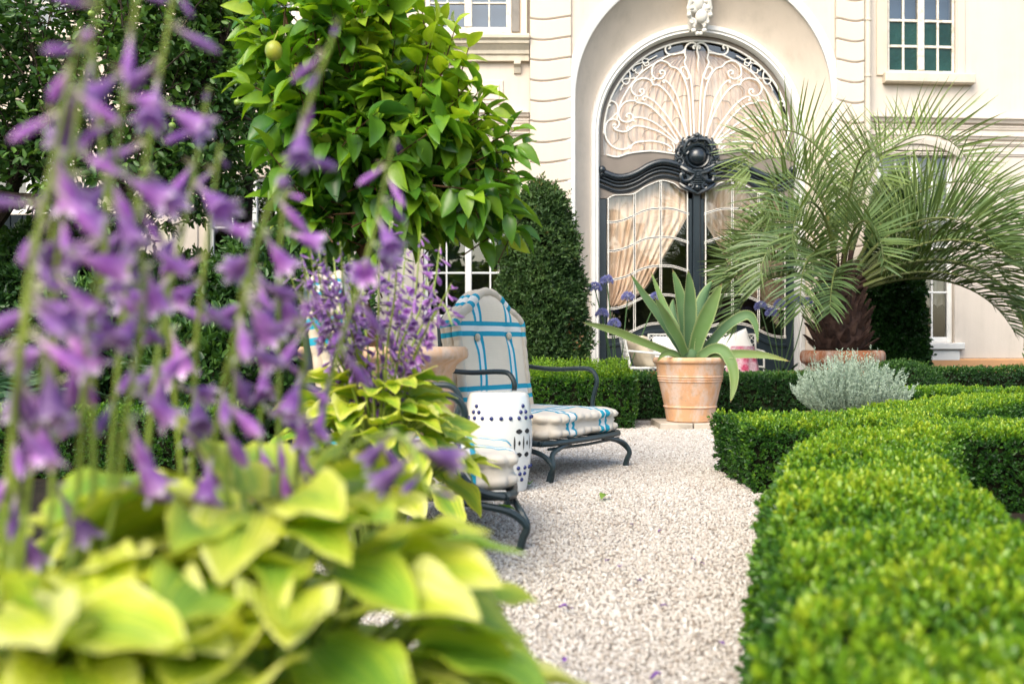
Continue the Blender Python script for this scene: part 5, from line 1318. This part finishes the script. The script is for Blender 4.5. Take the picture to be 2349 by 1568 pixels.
# dark shrubs filling the bed at the back left
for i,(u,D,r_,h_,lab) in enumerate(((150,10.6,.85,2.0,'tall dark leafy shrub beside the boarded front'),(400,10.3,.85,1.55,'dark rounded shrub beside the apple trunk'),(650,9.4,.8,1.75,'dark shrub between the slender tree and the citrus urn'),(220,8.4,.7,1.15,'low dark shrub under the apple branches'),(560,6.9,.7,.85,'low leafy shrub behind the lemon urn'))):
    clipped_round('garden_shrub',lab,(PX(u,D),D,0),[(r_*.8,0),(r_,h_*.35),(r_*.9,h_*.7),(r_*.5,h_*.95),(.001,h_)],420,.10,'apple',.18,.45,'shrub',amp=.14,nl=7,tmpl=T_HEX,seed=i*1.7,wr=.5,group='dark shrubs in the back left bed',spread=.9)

# ------------------------------------------------------------------ agave
ag=thing('agave','blue green agave with pointed leaves growing in the pale ringed pot','agave',(AG[0],AG[1],.56))
def q7(pts): return [(1315.4+.24*x,516.8+.24*y) for x,y in pts]
def agave_leaf(px,D0,D1,wid,face,tone0=0.0,tone1=.45,mid=.0,thick=.018):
    """px: points base->tip; D0,D1 distance at base and tip; face: azimuth the upper surface looks to"""
    n=len(px); cum=np.linspace(0,1,n); pts=[tuple(P(u,v,D0+(D1-D0)*c_+mid*math.sin(PI*c_))) for (u,v),c_ in zip(px,cum)]
    c_=cr(pts,8); N=len(c_); tg=nrm(np.gradient(c_,axis=0)); fa=np.array([math.cos(math.radians(face)),math.sin(math.radians(face)),.25])
    w=nrm(np.cross(tg,fa)); nn=nrm(np.cross(w,tg)); b=MB(); ed=[];tn=[]; t=np.linspace(0,1,N)
    wp=np.interp(t,[0,.10,.25,.5,.7,.85,.95,1],[.85,.82,.92,1,.80,.50,.20,.02])*wid/2
    for sgn in (1,-1):
        G=[]
        for i in range(N):
            row=[]
            for j in range(9):
                s=-1+j/4; cup=.34*wp[i]*s*s; th=thick*(1-s*s)*(1-.75*t[i])
                wav=1+.025*math.sin(i*1.9+j//8*2)*(abs(s)==1)
                row.append(tuple(c_[i]+w[i]*wp[i]*s*wav+nn[i]*(cup if sgn>0 else cup-th-.001))); ed.append(1.0 if abs(s)>.95 else 0.0); tn.append(tone0+(tone1-tone0)*t[i]**1.5 if t[i]<.965 else 1.0)
            G.append(row)
        b.grid(G,0,None)
    # marginal teeth
    for i in range(2,N-2):
        for s in (1,-1):
            e=c_[i]+w[i]*wp[i]*s+nn[i]*.34*wp[i]; b.add([tuple(e-tg[i]*.004),tuple(e+tg[i]*.004),tuple(e+w[i]*s*.006+tg[i]*.003)],[(0,1,2)]); ed+=[1,1,1]; tn+=[.8,.8,.99]
    b.a=tn; o=b.build('leaf',M['agave'],ag,angle=60,extra={'edge':ed}); return o
D=8.42
AL=[([(1100,1230),(1110,1000),(1112,800),(1110,600),(1095,425)],D-.04,D-.20,.112,270,0,.35,0),
([(1085,1235),(1062,1000),(1040,800),(1000,600),(945,415)],D+.02,D+.02,.104,275,0,.4,0),
([(1150,1235),(1200,1050),(1270,880),(1340,720),(1420,550)],D-.05,D-.22,.135,262,.35,.62,0),
([(1150,1200),(1180,950),(1215,780),(1265,640),(1335,520)],D+.10,D+.28,.115,95,0,.2,0),
([(1050,1235),(965,1090),(830,880),(680,680),(540,455)],D-.02,D-.25,.094,285,0,.35,0),
([(1060,1235),(1000,1090),(915,950),(850,830),(780,690)],D-.10,D-.38,.105,290,.45,.62,0),
([(1080,1180),(960,950),(900,850),(830,680),(735,430)],D+.12,D+.35,.072,270,.3,.6,0),
([(1050,1150),(985,980),(955,880),(948,780),(955,700)],D+.14,D+.3,.075,90,0,.2,0),
([(1200,1245),(1330,1110),(1460,970),(1590,880),(1680,862),(1740,950),(1765,1130)],D,D-.15,.088,250,0,.3,0),
([(1020,1255),(820,1180),(600,1095),(400,1015),(230,965),(80,925)],D-.05,D-.55,.075,300,.55,.85,0),
([(1180,1270),(1340,1245),(1500,1232),(1700,1232),(1880,1252),(2075,1300)],D-.08,D-.5,.072,255,.5,.9,0),
([(1210,1250),(1330,1180),(1430,1195),(1500,1290),(1535,1420),(1530,1560),(1500,1690)],D-.12,D-.42,.092,255,.35,.8,0),
([(1040,1262),(940,1215),(860,1230),(800,1300)],D-.12,D-.42,.05,290,.5,.9,0)]
for px,d0,d1,wd,fc,t0,t1,md in AL: agave_leaf(q7(px),d0,d1,wd,fc,t0,t1,md)
b=MB(); b.ball((AG[0],AG[1],.60),.085,16,9,sc=(1,1,1.1)); b.a=[.1]*len(b.v); b.build('heart',M['agave'],ag,extra={'edge':[0]*len(b.v)})

# ------------------------------------------------------------------ silver shrub
sv=thing('silver_shrub','silvery grey shrub of fine upright twigs in the low terracotta bowl','shrub',(SV[0],SV[1],.2))
n_=560; a=rng.uniform(0,2*PI,n_); rr=np.sqrt(rng.uniform(0,1,n_))
tip=np.stack([SV[0]+.42*rr*np.cos(a)*rng.uniform(.85,1.15,n_),SV[1]+.38*rr*np.sin(a),.215+.40*(1-.55*rr**2)*rng.uniform(.70,1.15,n_)],1)
spk=rng.choice(n_,46); tip[spk,2]+=rng.uniform(.03,.11,46)
bas=np.stack([SV[0]+.17*rr*np.cos(a),SV[1]+.17*rr*np.sin(a),np.full(n_,.18)],1); ax=nrm(tip-bas+np.array([0,0,.12])); Vs=[];Fs=[];Ts=[];off=0
for k in range(56):
    f=.22+.78*k/55; p=bas+(tip-bas)*f; p[:,:2]+=(tip-bas)[:,:2]*.16*math.sin(PI*f); d=nrm(ax*.95+rand_dir(n_)*.75)
    V,Fq,ix=leaves(p,d,rand_dir(n_),rng.uniform(.012,.024,n_),.0075,T_DIA); Vs.append(V);Fs.append(Fq+off);off+=len(V); Ts.append(np.clip(.15+.6*f+rng.normal(0,.14,n_),0,1)[ix])
npmesh('foliage',np.vstack(Vs),np.vstack(Fs),M['silver'],sv,tone=np.concatenate(Ts))

# ------------------------------------------------------------------ blue lilies
def lily(label,c,nl,L,stems,seed):
    t=thing('blue_lily',label,'flower plant',c,'blue lilies along the house wall')
    V=[];Fq=[];T=[];off=0; N=9
    for i in range(nl):
        a=rng.uniform(0,2*PI); el=rng.uniform(45,82); l=L*rng.uniform(.7,1.15); dr=rng.uniform(80,150); tt=np.linspace(0,1,N); e=np.radians(el-dr*tt**1.4)
        d=np.stack([np.cos(e)*math.cos(a),np.cos(e)*math.sin(a),np.sin(e)],1); p=np.array(c)+np.array([.1*math.cos(a),.1*math.sin(a),0])+np.cumsum(d,0)*l/N
        s=np.array([-math.sin(a),math.cos(a),0]); w=np.interp(tt,[0,.5,.85,1],[.8,1,.7,.1])*.017
        Q=np.stack([p-s*w[:,None],p+s*w[:,None]],1).reshape(-1,3); r=np.arange(N-1)*2
        V.append(Q);Fq.append(np.stack([r,r+1,r+3,r+2],1)+off);off+=len(Q);T.append(np.full(len(Q),np.clip(rng.normal(.4,.25),0,1)))
    npmesh('strap_leaves',np.vstack(V),np.vstack(Fq),M['strap'],t,tone=np.concatenate(T),smooth=True)
    for u,v,D in stems:
        p=P(u,v,D); b=MB(); b.tube(cr([(c[0]+random.uniform(-.1,.1),c[1],.1),((c[0]+p.x)/2+.02,(c[1]+p.y)/2,p.z*.55),(p.x,p.y,p.z)],6),.0065,6); so=b.build('flower_stalk',M['agastem'],t)
        n=70; dd=rand_dir(n); dd[:,2]=np.abs(dd[:,2])*.9-.25; dd=nrm(dd); pp=np.array(p)+dd*.052
        V_,F_,T_=[],[],[]; 
        v1,f1,i1=leaves(np.tile(np.array(p),(n,1)),dd,rand_dir(n),.06,.006,T_DIA); V_.append(v1);F_.append(f1);T_.append(np.full(len(v1),1.0)); o_=len(v1)
        for k in range(5):
            d2=nrm(dd+.75*rand_dir(n)); v1,f1,i1=leaves(pp,d2,rand_dir(n),.036,.012,T_DIA); V_.append(v1);F_.append(f1+o_);o_+=len(v1);T_.append(rng.uniform(.1,.75,n)[i1])
        npmesh('flower_head',np.vstack(V_),np.vstack(F_),M['aga'],so,tone=np.concatenate(T_))
lily('blue lily with dark strap leaves between the topiary column and agave',(PX(1410,11.3),11.3,0),120,.75,[(1365,662,11.2),(1392,645,11.3),(1440,683,11.25),(1506,684,11.2),(1381,722,11.1),(1408,745,11.1)],1)
lily('blue lily with pale blooms half hidden under the palm fronds',(PX(1790,11.9),11.9,0),110,.75,[(1745,705,11.9),(1790,700,11.9),(1825,690,12.0),(1770,720,11.8),(1850,695,12.0)],2)

# ------------------------------------------------------------------ hostas
def hosta_leaf(base,az,pitch,L,W,droop,cup,roll,tone,N=13,S=9):
    t=np.linspace(0,1,N); s=np.linspace(-1,1,S); e=np.radians(pitch-droop*t**1.2); a=math.radians(az)
    d=np.stack([np.cos(e)*math.cos(a),np.cos(e)*math.sin(a),np.sin(e)],1); p=np.array(base)+np.concatenate([[np.zeros(3)],np.cumsum((d[:-1]+d[1:])/2,0)])*(L/(N-1))
    side=np.array([-math.sin(a),math.cos(a),0]); up=np.cross(d,side); up=np.where(up[:,2:3]<0,-up,up) if pitch>-60 else up
    side=np.tile(side,(N,1)); sr=side*math.cos(roll)+up*math.sin(roll); ur=up*math.cos(roll)-side*math.sin(roll)
    w=W*.5*np.interp(t,[0,.06,.18,.34,.52,.70,.85,.95,1],[.30,.70,.95,1,.90,.66,.36,.13,.01])
    rip=.15*np.sin(t*13+roll*9)[:,None]*np.abs(s)[None,:]**2*w[:,None]+.05*np.sin(t*7+az)[:,None]*s[None,:]*w[:,None]
    G=p[:,None,:]+sr[:,None,:]*(w[:,None]*s[None,:])[...,None]+ur[:,None,:]*((cup*w[:,None]*(np.abs(s)[None,:]**1.5))+rip+.012*W*np.cos(s*16)[None,:])[...,None]
    back=(np.abs(s)[None,:]**2)*(t<.12)[:,None]*(-.10*L)
    G=G+d[:,None,:]*back[...,None]
    ed=np.maximum(np.abs(s)[None,:]*np.ones((N,1)),np.clip((t-.55)/.45,0,1)[:,None]*.9+.0*s[None,:])
    idx=np.arange(N*S).reshape(N,S); Fq=np.stack([idx[:-1,:-1],idx[:-1,1:],idx[1:,1:],idx[1:,:-1]],2).reshape(-1,4)
    return G.reshape(-1,3),Fq,np.full(N*S,tone),ed.reshape(-1),np.tile(s,N),np.repeat(t,S)
def hosta_foliage(root,c,n,R,Hh,L,seed,low=.45,tone0=.5,spread=1.0,skip=None):
    V=[];Fq=[];T=[];E=[];S=[];LO=[];off=0; b=MB(); r2=np.random.default_rng(seed)
    for i in range(n):
        az=i*137.5+seed*31+r2.normal(0,12); f=math.sqrt((i+.5)/n); a=math.radians(az)
        hz=Hh*(1-(1-low)*f**2.0)*r2.uniform(.92,1.06); rp=R*(.10+.62*f)*r2.uniform(.85,1.15); l=L*r2.uniform(.82,1.15)*(.85+.2*f)
        bp=np.array([c[0]+rp*math.cos(a),c[1]+rp*math.sin(a),c[2]+hz])
        if skip and skip(bp): continue
        pitch=30-38*f+r2.normal(0,14); 
        v,q,t,e,s,lo=hosta_leaf(bp,az+r2.normal(0,16),pitch,l,l*r2.uniform(.56,.70),r2.uniform(15,60),r2.uniform(.08,.48),r2.normal(0,.28),np.clip(r2.normal(tone0,.24),0,1))
        v[:,2]=np.maximum(v[:,2],.015)
        V.append(v);Fq.append(q+off);off+=len(v);T.append(t);E.append(e);S.append(s);LO.append(lo)
        b.tube(cr([(c[0]+.05*math.cos(a),c[1]+.05*math.sin(a),c[2]),(c[0]+rp*.45*math.cos(a),c[1]+rp*.45*math.sin(a),c[2]+hz*.72),tuple(bp)],5),[.006,.005,.004],6)
    npmesh('leaves',np.vstack(V),np.vstack(Fq),M['hosta'],root,tone=np.concatenate(T),smooth=True,extra={'edge':np.concatenate(E),'side':np.concatenate(S),'lon':np.concatenate(LO)})
    b.build('leaf_stalk',M['scape'],root)
def flower_mesh(kind):
    """funnel flower along +Y, one unit long"""
    if kind=='open': pr=[(0,.045),(.10,.04),(.30,.05),(.44,.09),(.57,.145),(.72,.175),(.86,.20)]; lobes=True
    elif kind=='half': pr=[(0,.04),(.12,.035),(.32,.048),(.47,.085),(.62,.115),(.76,.12),(.90,.085)]; lobes=True
    else: pr=[(0,.035),(.15,.035),(.35,.055),(.55,.088),(.72,.092),(.88,.06),(1,.01)]; lobes=False
    V=[];T=[];Fc=[];n=12
    for y,r in pr:
        for k in range(n):
            a=2*PI*k/n; rr=r*(1+.10*math.cos(6*a)*min(1,y*1.4)); V.append((rr*math.cos(a),y,rr*math.sin(a))); T.append(y*.93)
    for i in range(len(pr)-1):
        for k in range(n): Fc.append((i*n+k,i*n+(k+1)%n,(i+1)*n+(k+1)%n,(i+1)*n+k))
    if lobes:
        o=(len(pr)-1)*n; R=pr[-1][1]; fl=.16 if kind=='open' else -.02
        for k in range(0,n,2):
            a0=2*PI*k/n; am=a0; 
            k0=(k-1)%n;k1=k;k2=(k+1)%n; b0=len(V)
            for (da,rr,yy,tt) in ((-.34,R+fl*.55,.93,.93),(0,R+fl*.6,.96,.92),(.34,R+fl*.55,.93,.93),(0,R+fl,1.02,1.0)):
                V.append((rr*math.cos(am+da),yy,rr*math.sin(am+da))); T.append(tt)
            Fc+=[(o+k0,o+k1,b0+1,b0),(o+k1,o+k2,b0+2,b0+1),(b0,b0+1,b0+3),(b0+1,b0+2,b0+3)]
    me=bpy.data.meshes.new('flower'); me.from_pydata(V,[],Fc); me.materials.append(M['flower']); at=me.attributes.new('tone','FLOAT','POINT'); at.data.foreach_set('value',T)
    me.polygons.foreach_set('use_smooth',[True]*len(Fc)); me.update(); return me
FM={k:flower_mesh(k) for k in ('open','half','bud')}
def orient(p,d,s,off):
    d=Vector(d).normalized(); x=d.cross(Vector((0,0,1)))
    if x.length<.05: x=Vector((1,0,0))
    x.normalize(); z=x.cross(d); ang=random.uniform(0,2*PI); x2=x*math.cos(ang)+z*math.sin(ang); z2=x2.cross(d)
    m=Matrix((x2,d,z2)).transposed().to_4x4()*1.0
    m=Matrix.Translation(Vector(p)-Vector(off))@m@Matrix.Scale(s,4); return m
def scapes(root,specs,L,nf,single,bias=(.35,-.1),start=.36,rad=.0042,jit=.02):
    rest_V=[];rest_F=[];rest_T=[];roff=0; count=0
    for si,(pts,D) in enumerate(specs):
        D2=D if isinstance(D,(tuple,list)) else (D,D); n=len(pts)
        c_=cr([tuple(P(u,v,D2[0]+(D2[1]-D2[0])*i/(n-1))) for i,(u,v) in enumerate(pts)],10)
        # carry the stalk down to the crown of the plant
        o0=Vector(root['_o']); low=[tuple(o0*.75+Vector(c_[0])*.25*1.0)] ; c_=np.vstack([cr([(o0.x,o0.y,.02),tuple((np.array([o0.x,o0.y,.02])*.45+c_[0]*.55)),tuple(c_[0])],5)[:-1],c_])
        b=MB(); b.tube([tuple(q) for q in c_],[rad*1.15,rad,rad*.85,rad*.55],7); pend=[]
        cum=np.concatenate([[0],np.cumsum(np.linalg.norm(np.diff(c_,axis=0),axis=1))]); cum/=cum[-1]
        br=MB(); k_n=nf+random.randint(-2,2)
        for k in range(k_n):
            f=start+(1-start)*((k+random.uniform(.1,.9))/k_n)**.72; f=min(f,.995)
            p=np.array([np.interp(f,cum,c_[:,j]) for j in range(3)]); g=(f-start)/(1-start)
            a=random.uniform(0,2*PI); h=Vector((math.cos(a)+bias[0],math.sin(a)*.8+bias[1],0)); h.normalize()
            el=math.radians(random.gauss(-56+26*g,18)); d=Vector((h.x*math.cos(el),h.y*math.cos(el),math.sin(el)))
            kind='bud' if g>.86 or random.random()<.22 else ('half' if random.random()<.5 else 'open'); s=L*random.uniform(.82,1.15)*(.62 if g>.93 else (.85 if kind=='bud' else 1))
            b.add([tuple(p+np.array(h)*.003),tuple(p+np.array((h.x*.6-h.y*.4,h.y*.6+h.x*.4,.6))*L*.16),tuple(p+np.array(h)*L*.30+np.array([0,0,L*.10])),tuple(p+np.array((h.x*.6+h.y*.4,h.y*.6-h.x*.4,.0))*L*.16)],[(0,1,2,3)],1)
            p0=Vector(p)+Vector((h.x,h.y,.25))*L*.06
            if count<single:
                fo_=bpy.data.objects.new('flower',FM[kind]); fo_['_o']=root['_o']; COL.objects.link(fo_); pend.append((fo_,orient(p0,d,s,root['_o']))); count+=1
            else:
                me=FM[kind]; mt=np.array(orient(p0,d,s,(0,0,0))); vv=np.array([v.co for v in me.vertices]); vv=vv@mt[:3,:3].T+mt[:3,3]
                tt=[x.value for x in me.attributes['tone'].data]; rest_V+=[tuple(x) for x in vv]; rest_T+=tt; rest_F+=[tuple(i+roff for i in q.vertices) for q in me.polygons]; roff+=len(vv)
        so=b.build('flower_stalk',[M['scape'],M['bract']],root)
        for fo_,mx_ in pend: fo_.parent=so; fo_.matrix_local=mx_
    if rest_V:
        me=bpy.data.meshes.new('flowers'); o0=Vector(root['_o']); me.from_pydata([Vector(v)-o0 for v in rest_V],[],rest_F); me.materials.append(M['flower']); at=me.attributes.new('tone','FLOAT','POINT'); at.data.foreach_set('value',rest_T)
        me.polygons.foreach_set('use_smooth',[True]*len(rest_F)); o=bpy.data.objects.new('flowers',me); o['kind']='stuff'; link(o,root)
HG='lime green hostas in flower beside the path'
h1=thing('hosta','blurred lime green hosta filling the bottom left corner of the garden view','hosta',(-.52,.99,0),HG)
hosta_foliage(h1,(-.52,.99,0),150,.42,.52,.155,3,low=.50,tone0=.54)
h2=thing('hosta','large lime green hosta whose pale leaf tips hang over the gravel, below the mid one','hosta',(-.295,1.13,0),HG)
hosta_foliage(h2,(-.295,1.13,0),165,.365,.535,.155,5,low=.42,tone0=.56,skip=lambda b:b[0]>-.155 and b[2]>.45)
h3=thing('hosta','smaller looking hosta mound in front of the nearer striped chair','hosta',(-.385,2.9,0),HG)
hosta_foliage(h3,(-.395,2.9,0),150,.305,.60,.148,8,low=.50,tone0=.54)
S1=[([(60,1150),(110,760),(170,320),(235,-30)],(.95,.80)),([(120,1150),(125,820),(120,520),(150,330)],(.98,.88)),([(215,1120),(215,850),(245,520),(215,110)],(1.0,.95)),
([(40,1150),(30,950),(60,750),(75,540)],(.95,.82)),([(270,1130),(290,950),(330,700),(300,400)],(1.0,.92)),([(180,1120),(200,800),(262,380),(322,-60)],(.98,.86)),([(250,1130),(285,700),(350,280),(405,-50)],(1.05,.95)),
([(330,1120),(365,800),(430,480),(480,200)],(1.1,1.05)),([(20,1100),(55,720),(130,330),(185,60)],(.92,.80))]
S2=[([(440,1100),(450,800),(470,600),(505,330)],(1.2,1.1)),([(520,1100),(545,800),(590,560),(690,290),(778,45)],(1.15,1.0)),([(640,1100),(640,800),(640,600),(655,420)],(1.25,1.15)),
([(720,1080),(770,830),(850,560),(905,312)],(1.3,1.2)),([(590,1120),(600,900),(600,750),(575,580)],(1.3,1.2)),([(420,1130),(400,900),(380,700),(370,520)],(1.25,1.15)),([(680,1100),(690,950),(700,800),(690,650)],(1.25,1.1)),([(480,1120),(500,950),(540,760),(560,640)],(1.1,.95)),([(700,1110),(840,1010),(930,1010),(985,1130)],(1.25,1.05))]
scapes(h1,S1,.056,11,99,start=.58,rad=.0029); scapes(h2,S2,.054,12,99,start=.56,rad=.0029)
S3=[([(870+dx*.25,930),(860+dx*.55,800),(860+dx*.85,700),(860+dx,tv)],(2.9,2.9+dy)) for dx,tv,dy in ((175,650,-.1),(150,560,.1),(105,530,-.1),(70,570,.15),(35,505,0),(10,560,-.2),(-30,600,.1),(-60,620,-.1),(-95,590,.1),(-130,560,-.1),(-160,610,.15),(-195,630,-.1),(125,610,.2),(178,745,-.15),(85,660,.2),(-70,700,-.2),(50,620,-.25),(-110,680,.2),(-150,560,-.3),(-115,575,-.35),(-80,555,-.3),(-135,600,-.35),(-60,585,-.3),(-170,580,-.3))]
scapes(h3,S3,.047,23,96,bias=(.5,-.2),start=.50,rad=.0034)

# ------------------------------------------------------------------ fallen petals and leaves on the gravel
fp=None
m,nt,out=NT('fallen_petal_skin'); bsdf(nt,out,(.13,.035,.25),.5,.4); M['petal']=m
for u,v in ((1292,1398),(1306,1402),(1393,1292),(1424,1306),(1466,1337),(1522,1396),(1610,1297),(1590,1288),(1655,1482),(1296,1522),(1448,1207),(1514,1222),(1505,1560)):
    D_=H*F/(v-V0)*.985; x=PX(u,D_)
    if fp is None:
        b=MB(); b.grid([[(.010*s*math.sin(PI*min(.97,max(.06,t))),.034*(t-.5),.004+.006*s*s+.004*math.sin(t*5)) for s in (-1,0,1)] for t in np.linspace(0,1,7)])
        o=b.build('fallen_petal',M['petal'],angle=180); tag(o,'shrivelled purple petal lying on the pale gravel','petal','fallen purple petals on the gravel'); fp=o
    else: o=fp.copy(); COL.objects.link(o)
    o.location=(x,D_,.016); o.rotation_euler=(random.uniform(-.3,.3),random.uniform(-.5,.5),random.uniform(0,6)); s=random.uniform(.5,.85); o.scale=(s,s,s)
fl=None
for u,v,lab in ((1392,1141,'fallen green leaf alone in the middle of the gravel path'),(1215,1117,'fallen green leaf beside the ceramic stool'),(1139,1170,'fallen green leaf under the nearer lounge chair'),(1085,1150,'dark fallen leaf in the shade under the nearer chair')):
    D_=H*F/(v-V0)*.985
    if fl is None:
        V_,F_,_=leaves(np.array([[0,0,0.]]),np.array([[0,1.,.1]]),np.array([[0,0,1.]]),.085,.045,T_LEAF); o=npmesh('fallen_leaf',V_,F_,M['citrus'],tone=np.full(len(V_),.72),smooth=True); fl=o; tag(o,lab,'leaf','fallen green leaves on the gravel')
    else: o=fl.copy(); COL.objects.link(o); o['label']=lab
    o.location=(PX(u,D_),D_,.024); o.rotation_euler=(.1,random.uniform(-.3,.3),random.uniform(0,6))
# trees standing behind the viewer, seen only as reflections in the panes
n_=5200; c_=rng.uniform(0,1,n_); x=rng.uniform(-20,20,n_); y=-13+rng.normal(0,1.3,n_); z=rng.uniform(0,1,n_)**.8*(5.0+1.3*np.sin(x*.7)+.8*np.sin(x*1.9))
V_,F_,ix=leaves(np.stack([x,y,z],1),rand_dir(n_),rand_dir(n_),rng.uniform(.5,1.0,n_),.55,T_HEX)
o=npmesh('woodland',V_,F_,M['apple'],tone=np.clip(rng.normal(.6,.2,n_),0,1)[ix]); tag(o,'line of leafy trees far behind the viewer','trees',kind='stuff')
